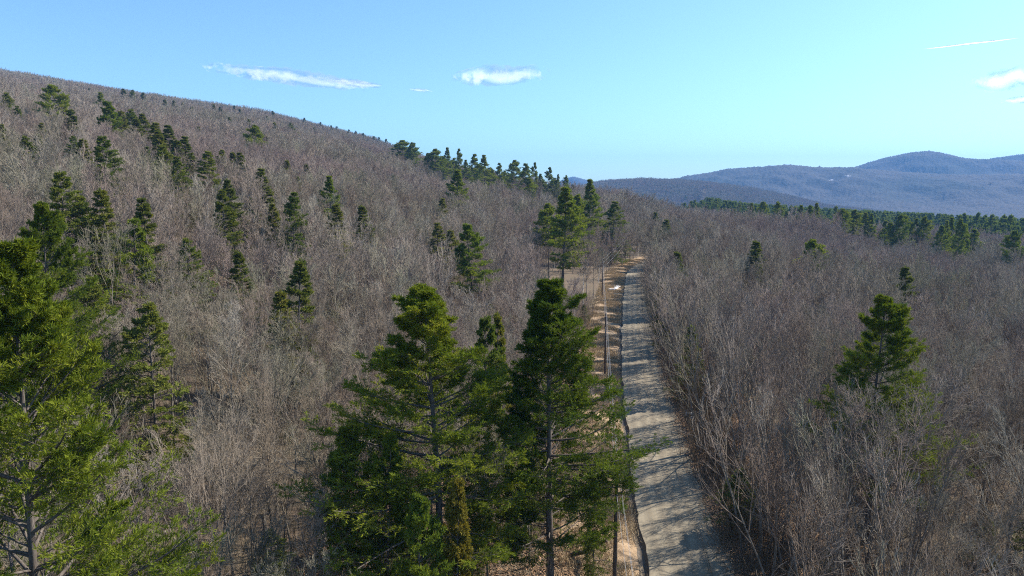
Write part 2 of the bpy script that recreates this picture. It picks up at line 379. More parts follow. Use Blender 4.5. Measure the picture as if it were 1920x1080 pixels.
def cloud(px, py, wpx, hpx, z, label, dens=0.006, tilt=0.0, seed=0, contrail=False):
    dx, dy, t = ray(px, py); D = (z-CAM_H)/t; c = Vector((dx*D, dy*D, z))
    sc_ = math.hypot(1, 0)*D/F*math.cos(math.atan2(dx, dy))*1.0
    sc_ = D/math.hypot(F, px-960)
    L = wpx*sc_/2; T = hpx*sc_/2
    n, k = 24, 16; V = []; rs = np.random.default_rng(seed)
    for i in range(n+1):
        s = -1+2*i/n; w = max(0.0, 1-s*s)**0.5
        for j in range(k):
            a = 2*math.pi*j/k; q = 1+0.12*math.sin(3*a+seed+5*s)+0.1*math.sin(7*s+seed)
            V.append((s*L, math.cos(a)*w*T*2.2*q, math.sin(a)*w*T*q))
    Fc = [(i*k+j, i*k+(j+1)%k, (i+1)*k+(j+1)%k, (i+1)*k+j) for i in range(n) for j in range(k)]
    me = bpy.data.meshes.new('cloud'); me.from_pydata(V, [], Fc)
    m = bpy.data.materials.new('contrail_vapour' if contrail else 'cloud_vapour'); m.use_nodes = True; nt = m.node_tree; nt.nodes.clear()
    out = nt.nodes.new('ShaderNodeOutputMaterial'); v = nt.nodes.new('ShaderNodeVolumePrincipled'); v.inputs['Color'].default_value = (1,1,1,1)
    tc = nt.nodes.new('ShaderNodeTexCoord'); sp = nt.nodes.new('ShaderNodeMapping')

    sp.inputs['Scale'].default_value = (1/L, 0, 1/T); nt.links.new(tc.outputs['Object'], sp.inputs[0])
    ln = N(nt, 'ShaderNodeVectorMath', operation='LENGTH'); nt.links.new(sp.outputs[0], ln.inputs[0])
    fall = mathn(nt, 'SUBTRACT', 1.0, ln.outputs['Value'])
    sp2 = nt.nodes.new('ShaderNodeMapping'); sp2.inputs['Scale'].default_value = (3.2/L*max(1, wpx/110), .5/T, 1.0/T)
    sp2.inputs['Rotation'].default_value = (0, .35, 0)
    sp2.inputs['Location'].default_value = (seed*3.7, 1.3*seed, 0); nt.links.new(tc.outputs['Object'], sp2.inputs[0])
    nz = noise(nt, sp2.outputs[0], 1.0, 6, 0.62)
    d = mathn(nt, 'SUBTRACT', mathn(nt, 'ADD', mathn(nt, 'MULTIPLY', nz, 2.6), mathn(nt, 'MULTIPLY', fall, 1.5)), 1.55)
    d = mathn(nt, 'MINIMUM', mathn(nt, 'MULTIPLY', mathn(nt, 'MAXIMUM', d, 0.0), dens*120), 0.38)
    if contrail: d = mathn(nt, 'MULTIPLY', mathn(nt, 'MINIMUM', mathn(nt, 'MAXIMUM', mathn(nt, 'MULTIPLY', fall, 2.5), 0.0), 1.0), 0.85)
    nt.nodes.remove(v); df = N(nt, 'ShaderNodeBsdfDiffuse'); df.inputs[0].default_value = (.95,.95,.95,1); tl_ = N(nt, 'ShaderNodeBsdfTranslucent'); tl_.inputs[0].default_value = (.95,.95,.95,1)
    ad = N(nt, 'ShaderNodeMixShader'); ad.inputs[0].default_value = .72; nt.links.new(df.outputs[0], ad.inputs[1]); nt.links.new(tl_.outputs[0], ad.inputs[2])
    tp = N(nt, 'ShaderNodeBsdfTransparent'); mx = N(nt, 'ShaderNodeMixShader'); nt.links.new(d, mx.inputs[0]); nt.links.new(tp.outputs[0], mx.inputs[1]); nt.links.new(ad.outputs[0], mx.inputs[2])
    nt.links.new(mx.outputs[0], out.inputs['Surface']); me.materials.append(m); me.polygons.foreach_set('use_smooth', np.ones(len(Fc), bool))
    o = link(bpy.data.objects.new('contrail' if contrail else 'cloud', me)); o.location = c
    o.rotation_euler = (0, R(tilt), -math.atan2(dx, dy))
    tag(o, label, 'contrail' if contrail else 'cloud')
cloud(548, 145, 330, 30, 2600, 'long thin white streak cloud above the left hillside', tilt=4.5, seed=1)
cloud(665, 156, 120, 14, 2600, 'small tapering cloud wisp just right of the long streak cloud', tilt=4, seed=2)
cloud(938, 142, 195, 38, 2700, 'ragged white cloud in the middle of the sky', tilt=-3, seed=3)
cloud(788, 169, 52, 7, 2500, 'tiny faint cloud wisp between the two larger clouds', tilt=3, seed=4, dens=0.004)
cloud(1890, 148, 130, 44, 2700, 'soft ragged cloud at the right edge of the sky', tilt=-4, seed=5, dens=0.005)
cloud(1925, 186, 90, 16, 2500, 'low thin cloud under the ragged cloud at the right edge', tilt=0, seed=6)
cloud(1818, 82, 150, 3.4, 5200, 'fine straight white aircraft contrail high above the blue mountains', dens=0.012, tilt=-1, seed=7, contrail=True)

# ------------------------------------------------------------------ plant geometry
def tubes(P, Rr, sides=3):
    """P (M,K+1,3), Rr (M,K+1) -> verts, quads (connected rings)"""
    Mn, K1, _ = P.shape
    T = np.empty_like(P); T[:, 1:-1] = P[:, 2:]-P[:, :-2]; T[:, 0] = P[:, 1]-P[:, 0]; T[:, -1] = P[:, -1]-P[:, -2]
    T /= np.linalg.norm(T, axis=-1, keepdims=True)+1e-9
    ref = np.where(np.abs(T[..., 2:3]) > 0.9, np.array([1., 0, 0]), np.array([0, 0, 1.]))
    A = np.cross(T, ref); A /= np.linalg.norm(A, axis=-1, keepdims=True)+1e-9; B = np.cross(T, A)
    ang = 2*np.pi*np.arange(sides)/sides
    V = P[:, :, None]+Rr[:, :, None, None]*(np.cos(ang)[None, None, :, None]*A[:, :, None]+np.sin(ang)[None, None, :, None]*B[:, :, None])
    V = V.reshape(-1, 3)
    m = np.arange(Mn)[:, None, None]*K1*sides; k = np.arange(K1-1)[None, :, None]*sides; s = np.arange(sides)[None, None, :]; s2 = (s+1) % sides
    Fq = np.stack([m+k+s, m+k+s2, m+k+sides+s2, m+k+sides+s], -1).reshape(-1, 4)
    return V, Fq
def poly(o, d, L, K, rg, up=0.0, jit=0.08):
    """polylines from origins o (M,3) along d (M,3) of length L (M,)"""
    Mn = len(o); P = np.empty((Mn, K+1, 3)); P[:, 0] = o; d = d/np.linalg.norm(d, axis=-1, keepdims=True)
    up = np.broadcast_to(np.asarray(up, float), (Mn,))
    for k in range(K):
        P[:, k+1] = P[:, k]+d*(L/K)[:, None]
        d = d+rg.normal(0, jit, (Mn, 3)); d[:, 2] += up/K; d /= np.linalg.norm(d, axis=-1, keepdims=True)
    return P
def sample(P, idx, t):
    K = P.shape[1]-1; f = np.clip(t, 0, 0.9999)*K; i = f.astype(int); w = (f-i)[:, None]
    a = P[idx, i]; b = P[idx, i+1]; d = b-a; return a*(1-w)+b*w, d/(np.linalg.norm(d, axis=-1, keepdims=True)+1e-9)
def deviate(d, ang, rg, flat=None):
    """turn directions d by ang (rad) about a random azimuth; flat: keep in the horizontal plane, alternating sides"""
    ref = np.where(np.abs(d[:, 2:3]) > 0.95, np.array([1., 0, 0]), np.array([0, 0, 1.]))
    A = np.cross(d, ref); A /= np.linalg.norm(A, axis=-1, keepdims=True); B = np.cross(d, A)
    if flat is None: phi = rg.uniform(0, 2*np.pi, len(d))
    else: phi = np.where(rg.random(len(d)) < .5, 0, np.pi)+rg.normal(0, flat, len(d))
    n = np.cos(phi)[:, None]*A+np.sin(phi)[:, None]*B
    return d*np.cos(ang)[:, None]+n*np.sin(ang)[:, None]

class Geo:
    def __init__(s): s.V = []; s.F = {3: [], 4: []}; s.n = 0; s.mi = {3: [], 4: []}; s.t = []
    def add(s, V, Fc, mi=0, tint=0.0):
        if not len(V): return
        k = Fc.shape[1]; s.V.append(V); s.F[k].append(Fc+s.n); s.mi[k].append(np.full(len(Fc), mi)); s.n += len(V)
        s.t.append(np.broadcast_to(np.asarray(tint, float), (len(V),)))
    def tube(s, P, Rr, sides=3, mi=0, tint=0.0): V, Fc = tubes(P, Rr, sides); s.add(V, Fc, mi, tint)
    def merge(s, g, off=(0,0,0), rz=0.0, sc=1.0, mimap=None, tint=0.0):
        V = np.concatenate(g.V)*np.asarray(sc); c, q = math.cos(rz), math.sin(rz)
        V = np.stack([V[:, 0]*c-V[:, 1]*q+off[0], V[:, 0]*q+V[:, 1]*c+off[1], V[:, 2]+off[2]], -1)
        for k in (3, 4):
            if g.F[k]:
                s.F[k].append(np.concatenate(g.F[k])+s.n); mm = np.concatenate(g.mi[k])
                s.mi[k].append(mm if mimap is None else np.asarray(mimap)[mm])
        s.V.append(V); s.n += len(V); s.t.append(np.concatenate(g.t)+tint)
    def mesh(s, name, mats):
        fl = [np.concatenate(s.F[k]) for k in (3, 4) if s.F[k]]; mi = np.concatenate([np.concatenate(s.mi[k]) for k in (3, 4) if s.F[k]])
        return mesh_np(name, np.concatenate(s.V), fl, mats, mi, tint=np.concatenate(s.t))
    def tris(s): return sum(len(f) for f in s.F[3])+2*sum(len(f) for f in s.F[4])

def bare_tree(seed, h=13.0, n1=17, n2=7, n3=6, n4=2, k=(6, 5, 3, 2, 1), spread=1.0, twig_r=0.008, crown0=0.32, asc=0.6, sides=6, forks=1, white=False):
    """returns (trunk Geo, crown Geo)"""
    rg = np.random.default_rng(seed); tr = Geo(); cr = Geo()
    K = k[0]; o = np.zeros((forks, 3)); d = np.tile([0., 0, 1], (forks, 1))
    if forks > 1:
        o[:, :2] = rg.normal(0, .12, (forks, 2)); a = np.arange(forks)*2*np.pi/forks+rg.uniform(0, 1)
        d[:, 0] = np.cos(a)*0.22*spread; d[:, 1] = np.sin(a)*0.22*spread
    P0 = poly(o, d, h*rg.uniform(.88, 1.0, forks), K, rg, 0.15, 0.055); o[:, 2] = -0.3; P0[:, 0, 2] = -0.4
    r0 = h*0.0098/forks**.4; tt = np.linspace(0, 1, K+1)
    R0 = r0*(1-0.93*tt**0.85)[None].repeat(forks, 0)
    tr.tube(P0, R0, sides)
    m1 = n1*forks
    idx = np.tile(np.arange(forks), n1); t = np.clip(crown0+(1-crown0)*(np.repeat(np.arange(n1), forks)+rg.random(m1))/n1, 0, .985)
    o, d = sample(P0, idx, t); s = (t-crown0)/(1-crown0)
    L1 = h*spread*(0.42*(1-0.70*s)+0.04)*rg.uniform(.7, 1.2, m1)
    d1 = deviate(d, rg.normal(asc, .14, m1)*(1-.25*s), rg)
    P1 = poly(o, d1, L1, k[1], rg, 0.75, 0.08); rb = r0*(1-0.93*t**.85)*0.62
    rb = np.minimum(rb, L1*0.018+0.006); q = np.linspace(0, 1, k[1]+1)[None]
    R1 = rb[:, None]*(1-.75*q)+twig_r*.6; cr.tube(P1, R1, 3)
    prevP, prevr = P1, rb; prevL = L1
    for lv, (n, ang, fr, kk) in enumerate(((n2, .5, .45, k[2]), (n3, .5, .48, k[3]), (n4, .5, .5, k[4]))):
        if not n: break
        Mp = len(prevP); idx = np.repeat(np.arange(Mp), n); t = np.clip(.22+.78*(np.tile(np.arange(n), Mp)+rg.random(Mp*n))/n, 0, .99)
        o, d = sample(prevP, idx, t); L = prevL[idx]*fr*(1.15-.55*t)*rg.uniform(.7, 1.25, len(t))+0.1
        dd = deviate(d, rg.normal(ang, .16, len(t)), rg); P = poly(o, dd, L, kk, rg, 0.35, 0.10)
        rr = np.maximum(prevr[idx]*(1-.7*t)*.55, twig_r); q = np.linspace(0, 1, kk+1)[None]
        cr.tube(P, rr[:, None]*(1-.55*q)+twig_r*.25, 3)
        prevP, prevr, prevL = P, rr, L
    return tr, cr

def needles(geo, pts, dirs, rg, n, L, w, spread, upbias=0.15, mi=1, tint=None):
    """a tuft of n narrow blades at every point"""
    m = len(pts); p = np.repeat(pts, n, 0); d = np.repeat(dirs, n, 0)+rg.normal(0, spread, (m*n, 3)); d[:, 2] += upbias
    d /= np.linalg.norm(d, axis=-1, keepdims=True); l = L*rg.uniform(.65, 1.25, m*n)
    s = np.cross(d, rg.normal(0, 1, (m*n, 3))); s /= np.linalg.norm(s, axis=-1, keepdims=True)+1e-9
    p = p+rg.normal(0, L*.14, (m*n, 3)); b = p-d*(l*.12)[:, None]
    mid = p+d*(l*.45)[:, None]
    V = np.stack([b, mid+s*(w/2), p+d*l[:, None], mid-s*(w/2)], 1).reshape(-1, 3)
    Fc = (np.arange(m*n)*4)[:, None]+np.array([0, 1, 2, 3])[None]
    t = np.repeat(np.repeat(rg.random(m) if tint is None else tint, n), 4); geo.add(V, Fc, mi, t)

def conifer(seed, h, radius, base=0.25, whorls=26, per=4, n2=9, n3=5, kind='pine', tuft=(7, .24, .04), lod=0, lean=(0., 0.), asym=0.3, asymdir=0.0, irregular=0.25, sides=8, fill=3, top_round=0.5, up_low=0.0):
    rg = np.random.default_rng(seed); w = Geo(); g = Geo()
    K = 10; o = np.zeros((1, 3)); P0 = poly(o, np.array([[lean[0], lean[1], 1.]]), np.array([h]), K, rg, .1, .018); P0[0, 0, 2] = -.5
    P0[:, :, 2] *= h/P0[0, -1, 2]; P0[0, 0, 2] = -.5
    tt = np.linspace(0, 1, K+1); r0 = h*0.0125; R0 = (r0*(1-.95*tt**.9)+.01)[None]; w.tube(P0, R0, sides)
    n = whorls*per; wi = np.repeat(np.arange(whorls), per)
    t = base+(1-base)*(np.maximum(wi+rg.uniform(-.35, .35, n), 0)/whorls)**(0.9); t = np.clip(t, base*.9, .992); s = np.clip((t-base)/(1-base), 0, 1)
    if kind == 'pine': prof = (1-s**(1+top_round*1.6))*(0.62+.38*np.minimum(1, s*3.5+.3))
    elif kind == 'spruce': prof = (1-s)**.85
    else: prof = (1-s**1.5)**.9
    az = rg.uniform(0, 2*np.pi, n)
    L = radius*(prof*(rg.uniform(1-irregular, 1+irregular*.6, n))*(1+asym*np.cos(az-asymdir))+.05)
    # a few whole whorls shorter or longer: the ragged outline of an old tree
    wf = rg.uniform(1-irregular*.7, 1+irregular*.35, whorls); L *= wf[wi]
    el = {'pine': .05+up_low+.75*s**1.6, 'spruce': -.18+.85*s**1.5, 'hemlock': -.02+.8*s**1.5}[kind]+rg.normal(0, .07, n)
    d = np.stack([np.cos(az)*np.cos(el), np.sin(az)*np.cos(el), np.sin(el)], -1); o, _ = sample(P0, np.zeros(n, int), t)
    up = {'pine': .32, 'spruce': .30, 'hemlock': -.15}[kind]
    P1 = poly(o, d, L, 5, rg, up, .05); rb = np.minimum(r0*(1-t)*.6+.012, L*.014+.01); q = np.linspace(0, 1, 6)[None]
    w.tube(P1, rb[:, None]*(1-.8*q), 3 if lod else 4)
    idx = np.repeat(np.arange(n), n2); tq = np.clip(.25+.75*(np.tile(np.arange(n2), n)+rg.random(n*n2))/n2, 0, .98)
    o, dd = sample(P1, idx, tq); L2 = L[idx]*{'pine': .44, 'spruce': .34, 'hemlock': .36}[kind]*(1.2-.75*tq)*rg.uniform(.7, 1.2, len(idx))+.12
    P2 = poly(o, deviate(dd, rg.normal(.85, .12, len(idx)), rg, flat=.16), L2, 3, rg, .22 if kind == 'pine' else -.05, .06)
    if lod < 2: w.tube(P2, np.full((len(P2), 4), .011)*np.array([1, .8, .5, .2])[None]+.003, 3)
    btint = np.clip(rg.normal(.45, .2, n), 0, 1)
    # tufts on the tips of the boughs and along the sprays
    fr = np.linspace(.25, 1, 3) if lod else np.linspace(.15, 1, 4)
    T = []
    if n3:
        idx3 = np.repeat(np.arange(len(P2)), n3); t3 = np.clip(.2+.8*(np.tile(np.arange(n3), len(P2))+rg.random(len(P2)*n3))/n3, 0, .99)
        o3, d3 = sample(P2, idx3, t3); L3 = L2[idx3]*.42*(1.2-.7*t3)+.08
        P3 = poly(o3, deviate(d3, rg.normal(.75, .15, len(idx3)), rg, flat=.5), L3, 1, rg, .2, .05)
        if lod == 0: w.tube(P3, np.full((len(P3), 2), .006), 3)
        for f_ in np.linspace(.35, 1.0, fill):
            pp = P3[:, 0]*(1-f_)+P3[:, 1]*f_; dv = P3[:, 1]-P3[:, 0]; dv /= np.linalg.norm(dv, axis=-1, keepdims=True); T.append((pp, dv, btint[idx[idx3]]))
    for f_ in fr:
        pp, dv = sample(P2, np.arange(len(P2)), np.full(len(P2), f_*.99)); T.append((pp, dv, btint[idx]))
    for f_ in (.7, .85, 1.0):
        pp, dv = sample(P1, np.arange(n), np.full(n, f_*.99)); T.append((pp, dv, btint))
    # leader
    pp, dv = sample(P0, np.zeros(10, int), np.linspace(.93, .999, 10)); T.append((pp, dv, np.full(10, .5)))
    for pp, dv, tn in T:
        needles(g, pp, dv, rg, tuft[0], tuft[1], tuft[2], .55 if kind == 'pine' else .42, .28 if kind == 'pine' else .02, 0, np.clip(tn+rg.normal(0, .14, len(tn)), 0, 1))
    if kind == 'pine' and lod == 0:      # dead lower limbs
        m = 14; tl = rg.uniform(base*.35, base*1.05, m); o, _ = sample(P0, np.zeros(m, int), tl); a = rg.uniform(0, 6.28, m)
        Pd = poly(o, np.stack([np.cos(a), np.sin(a), rg.uniform(-.1, .3, m)], -1), rg.uniform(.6, 2.6, m), 3, rg, .1, .12); w.tube(Pd, np.array([.03, .02, .013, .004])[None].repeat(m, 0), 3)
    return w, g

class Kind:
    """one variant of a tree: part meshes for individuals and one joined mesh for the far masses"""
    def __init__(s, name, tr, cr, mt, mc, crown_name='crown'):
        s.name = name; s.tr = tr.mesh(name+'_trunk', [mt]); s.cr = cr.mesh(name+'_'+crown_name, [mc]); s.g = (tr, cr); s.mats = (mt, mc)
        s.tris = tr.tris()+cr.tris(); s.joined = None; s.crown_name = crown_name
    def join(s):
        if s.joined is None:
            g = Geo(); g.merge(s.g[0], mimap=[0]); g.merge(s.g[1], mimap=[1]); s.joined = g.mesh(s.name+'_whole', list(s.mats))
        return s.joined
def place_tree(kind, name, x, y, z, rz, sxy, sz, label, cat, group=None, tilt=(0, 0)):
    e = bpy.data.objects.new(name, None); e.empty_display_size = .5; scene.collection.objects.link(e)
    e.location = (x, y, z); e.rotation_euler = (tilt[0], tilt[1], rz); e.scale = (sxy, sxy, sz)
    tag(e, label, cat, group)
    t = bpy.data.objects.new('trunk', kind.tr); scene.collection.objects.link(t); t.parent = e
    c = bpy.data.objects.new(kind.crown_name, kind.cr); scene.collection.objects.link(c); c.parent = e
    return e

# --- variants
B = []
specs = [dict(h=13.5, spread=1.15, asc=.62), dict(h=12.5, spread=1.45, asc=.78, crown0=.3, n1=15), dict(h=14.5, spread=.9, asc=.5, crown0=.42, n1=14),
         dict(h=12, spread=1.2, asc=.62, forks=3, n1=8, crown0=.25), dict(h=14, spread=1.1, asc=.55, forks=2, n1=10, crown0=.33), dict(h=11.5, spread=.6, asc=.5, crown0=.35, n1=16)]
for i, sp in enumerate(specs):
    tr, cr = bare_tree(100+i, twig_r=.0085, **sp); B.append(Kind('bare_tree_variant', tr, cr, M['bark_grey'], M['twig']))
BM = []      # middle distance
for i, sp in enumerate(specs):
    sp = dict(sp); sp['n1'] = int(sp.get('n1', 17)*.95)
    tr, cr = bare_tree(200+i, twig_r=.017, n2=7, n3=6, n4=0, k=(5, 3, 2, 1, 1), sides=4, **sp); BM.append(Kind('bare_tree_mid', tr, cr, M['bark_grey'], M['twig']))
tr, cr = bare_tree(301, h=13.5, spread=.6, asc=.5, crown0=.45, n1=18, twig_r=.009); BIRCH = Kind('birch', tr, cr, M['bark_birch'], M['twig'])
tr, cr = bare_tree(302, h=13, spread=.55, asc=.5, crown0=.5, n1=14, n2=6, n3=5, n4=0, k=(5, 3, 2, 1, 1), sides=4, twig_r=.017); BIRCH_M = Kind('birch_mid', tr, cr, M['bark_birch'], M['twig'])
tr, cr = bare_tree(150, h=15.5, spread=.9, asc=.5, crown0=.35, n1=9, n2=5, n3=4, n4=0, twig_r=.014, forks=2); B.append(Kind('roadside_tree', tr, cr, M['bark_grey'], M['twig']))
tr, cr = bare_tree(151, h=16, spread=.8, asc=.45, crown0=.4, n1=12, n2=5, n3=4, n4=0, twig_r=.014); B.append(Kind('roadside_tree', tr, cr, M['bark_grey'], M['twig']))
print('bare tris', [b.tris for b in B], [b.tris for b in BM])
def far_cluster(seed, n_tree, size, n2, n3, twig):
    rg = np.random.default_rng(seed); G = Geo(); protos = []
    for i in range(5):
        sp = dict(specs[i]); sp['n1'] = max(5, int(sp.get('n1', 17)*.62)); sp.pop('crown0', None)
        protos.append(bare_tree(seed*10+i, twig_r=twig, n2=n2, n3=n3, n4=0, k=(3, 2, 1, 1, 1), sides=3, crown0=.35, **sp))
    side = int(round(n_tree**.5))
    for a in range(side):
        for b in range(side):
            x = (a+rg.uniform(.1, .9))/side*size-size/2; y = (b+rg.uniform(.1, .9))/side*size-size/2
            tr, cr = protos[rg.integers(5)]; rz = rg.uniform(0, 6.28); sc = rg.uniform(.7, 1.15); tn = rg.random()
            G.merge(tr, (x, y, 0), rz, sc, mimap=[0], tint=tn); G.merge(cr, (x, y, 0), rz, sc, mimap=[1], tint=tn)
    return G
CA = [far_cluster(400+i, 16, 17.0, 5, 4, .032).mesh('wood_patch', [M['bark_grey'], M['twig']]) for i in range(4)]
CB = [far_cluster(450+i, 16, 17.0, 4, 2, .06).mesh('far_wood_patch', [M['bark_grey'], M['twig']]) for i in range(3)]
print('cluster polys', [len(m.polygons) for m in CA], [len(m.polygons) for m in CB])

PINE_HI = []
for i, (h, rad, kw) in enumerate(((22, 5.6, dict(base=.24, whorls=21, per=5, top_round=.55, asym=.2, asymdir=3.4, irregular=.42)),
                                  (22, 5.0, dict(base=.18, whorls=24, per=6, top_round=.6, asym=.35, asymdir=-.4, irregular=.40)),
                                  (25, 8.2, dict(base=.14, whorls=22, per=6, top_round=.25, asym=.1, irregular=.32, up_low=.10, n2=11)))):
    kw = dict(kw); n2 = kw.pop('n2', 10); w, g = conifer(500+i, h, rad, n2=n2, n3=5, tuft=(7, .23, .042), fill=3, **kw); PINE_HI.append(Kind('pine_near', w, g, M['bark_pine'], M['pine']))
PINE = []
for i, (base, tr_, ir) in enumerate(((.3, .4, .3), (.22, .2, .25), (.35, .8, .35), (.45, .6, .4))):
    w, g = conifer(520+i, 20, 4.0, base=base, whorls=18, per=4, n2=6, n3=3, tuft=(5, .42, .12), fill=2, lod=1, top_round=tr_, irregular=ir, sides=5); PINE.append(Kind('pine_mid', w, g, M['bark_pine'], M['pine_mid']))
SPRUCE = []
for i in range(4):
    w, g = conifer(540+i, 16, 2.9, base=.12, whorls=22, per=5, n2=6, n3=2, kind='spruce', tuft=(5, .30, .085), fill=1, lod=1, irregular=.15, asym=.12, sides=5); SPRUCE.append(Kind('spruce_mid', w, g, M['bark_pine'], M['spruce']))
HEM = []
for i in range(3):
    w, g = conifer(560+i, 15, 3.6, base=.08, whorls=22, per=5, n2=6, n3=3, kind='hemlock', tuft=(6, .22, .07), fill=2, lod=1, irregular=.3, sides=5); HEM.append(Kind('hemlock_mid', w, g, M['bark_pine'], M['hemlock']))
w, g = conifer(580, 9, 1.5, base=.05, whorls=26, per=5, n2=7, n3=2, kind='hemlock', tuft=(6, .17, .05), fill=2, lod=1, irregular=.35, sides=5); CEDAR = Kind('cedar', w, g, M['bark_pine'], M['cedar'])
PF = []; SF = []
for i in range(3):
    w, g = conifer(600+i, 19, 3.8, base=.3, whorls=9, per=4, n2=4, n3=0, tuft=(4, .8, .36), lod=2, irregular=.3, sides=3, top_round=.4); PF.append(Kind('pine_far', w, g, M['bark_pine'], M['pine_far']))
    w, g = conifer(620+i, 15, 2.4, base=.1, whorls=10, per=4, n2=3, n3=0, kind='spruce', tuft=(4, .7, .32), lod=2, irregular=.2, sides=3); SF.append(Kind('spruce_far', w, g, M['bark_pine'], M['spruce']))
print('conifer tris', [k.tris for k in PINE_HI], [k.tris for k in PINE], [k.tris for k in SPRUCE], [k.tris for k in HEM], CEDAR.tris, [k.tris for k in PF], [k.tris for k in SF])

# ------------------------------------------------------------------ named conifers, surveyed from the photograph
def solve(px, ytop, h):
    dx, dy, t = ray(px, ytop); r = 22.0; prev = None
    while r < 2900:
        gz = float(zg(dx*r, dy*r, False)); f = gz+h-(CAM_H+t*r)
        if prev is not None and f >= 0 > prev: return dx*r, dy*r, gz, r
        prev = f; r *= 1.006
    return None
PINES_AT = []
CIRC = []      # (x, y, radius) kept clear of bare trees
def conif(px, ytop, h, wpx, sp, label, group=None, var=None, rz=None, d=None, kindobj=None, tilt=(0, 0)):
    CAN = 10.6; hv = 0
    if d is None:
        # the visible part of the crown starts where the line of sight meets the canopy of the bare woods
        hv = wpx*{'pine': 1.15, 'spruce': 1.2, 'hemlock': 1.05, 'cedar': 1.5}[sp]; s = solve(px, ytop+hv, CAN)
        if s is not None:
            h = CAN+hv*s[3]/F; r_ = s[3]
            h = min(26, max(12.5, h))
        else: s = solve(px, ytop, h)
        if s is None:      # hidden behind the crest: stand it on the skyline
            dx, dy, t = ray(px, ytop); rs = np.linspace(60, 1500, 800); el = (zg(dx*rs, dy*rs, False)+h-CAM_H)/rs; r = float(rs[np.argmax(el)])
            x, y = dx*r, dy*r; z = zsolid(x, y)
            print('skyline', px, ytop, 'short by px', round((t-el.max())*F, 1))
        else: x, y, z, r = s
    else:
        dx, dy, t = ray(px, ytop); x, y, r = dx*d, dy*d, d; z = zsolid(x, y); h = CAM_H+t*d-z
    depth = y
    far = r > 420
    name, cat = {'pine': ('pine_tree', 'pine tree'), 'spruce': ('spruce_tree', 'spruce tree'), 'hemlock': ('hemlock_tree', 'hemlock tree'), 'cedar': ('cedar_tree', 'cedar tree')}[sp]
    lst = {'pine': PINE, 'spruce': SPRUCE, 'hemlock': HEM, 'cedar': [CEDAR]}[sp]
    k = kindobj or (lst[(var if var is not None else random.randrange(len(lst)))])
    nat = {'pine': (20, 4.0), 'spruce': (16, 2.9), 'hemlock': (15, 3.6), 'cedar': (9, 1.5)}[sp]
    if kindobj is not None and kindobj in PINE_HI: nat = ((22, 5.6), (22, 5.0), (25, 8.2))[PINE_HI.index(kindobj)]
    wid = wpx*depth/F/2*1.08
    if d is None:
        sv = max(0.05, min(.9, 1-(h-CAN)/h/.8)); wid /= {'pine': 1-sv**1.7, 'spruce': (1-sv)**.85, 'hemlock': (1-sv**1.5)**.9, 'cedar': 1.0}[sp]
        wid = min(wid, h*{'pine': .24, 'spruce': .22, 'hemlock': .23, 'cedar': .25}[sp]*(1.25 if r > 140 else 1))
    sz = h/nat[0]; sxy = max(.45*sz, min(2.2*sz, wid/nat[1]))
    place_tree(k, name, x, y, z, rz if rz is not None else random.uniform(0, 6.28), sxy, sz, label, cat, group, tilt)
    CIRC.append((x, y, max(1.2, wid*.75)))
    if d is not None and d > 340 and px > 1300:
        for q in (0, 8, 16, 24): CIRC.append((x*(1-q/r), y*(1-q/r), 3.5))
    elif d is not None and d > 100:
        for q in range(1, 11): CIRC.append((x*(1-q*.032), y*(1-q*.032), 3.6))
    elif d is None and r < 345 and wpx > 20:
        for q in (4.5, 8.5): CIRC.append((x*(1-q/r), y*(1-q/r), 3.0))
    PINES_AT.append((px, round(r), round(h, 1), round(h*F/max(depth, 1)), wpx))

LM = [(60, 760, 36, 'the huge corner pine'), (110, 470, 62, 'the large yellowish green pine'), (285, 630, 64, 'the bushy yellow green hemlock'), (555, 530, 86, 'the dark ragged spruce'), (780, 700, 42, 'the broad foreground pine'),
      (1070, 700, 45, 'the pine beside the verge'), (1060, 450, 185, 'the tallest roadside pine'), (885, 480, 135, 'the pine with sweeping right branches'), (1658, 640, 60, 'the lone bushy pine'), (1702, 530, 103, 'the ragged dark topped spruce'),
      (1420, 470, 190, 'the dark bushy spruce right of centre'), (1265, 520, 148, 'the two spruces at the right road edge'), (198, 390, 96, 'the wide tiered spruce'), (421, 400, 104, 'the tall narrow layered spruce'), (1290, 960, 50, 'the bottom stretch of the road'),
      (480, 950, 42, 'the open leafy ground at the bottom left'), (1850, 900, 50, 'the bottom right corner of the woods'), (113, 190, 389, 'the highest wide pine'), (300, 245, 230, 'the diagonal row of spruces'), (480, 250, 355, 'the isolated bare stemmed pine'), (197, 285, 180, 'the wide yellow green hemlock'),
      (394, 300, 200, 'the round bright green hemlock'), (546, 380, 129, 'the rounded green hemlock'), (760, 270, 600, 'the wide crest pine'), (1760, 440, 400, 'the valley pine clumps')]
def where(px, py, dist):
    best = min(LM, key=lambda l: (math.hypot(px-l[0], (py-l[1])*1.3)+60*abs(math.log(max(dist, 5)/l[2]))))
    dx, dy = px-best[0], py-best[1]
    rel = 'right of' if dx > 55 else 'left of' if dx < -55 else ('just behind' if dist > best[2] else 'in front of')
    if abs(dx) > 160: rel = 'far '+rel
    return rel+' '+best[3]
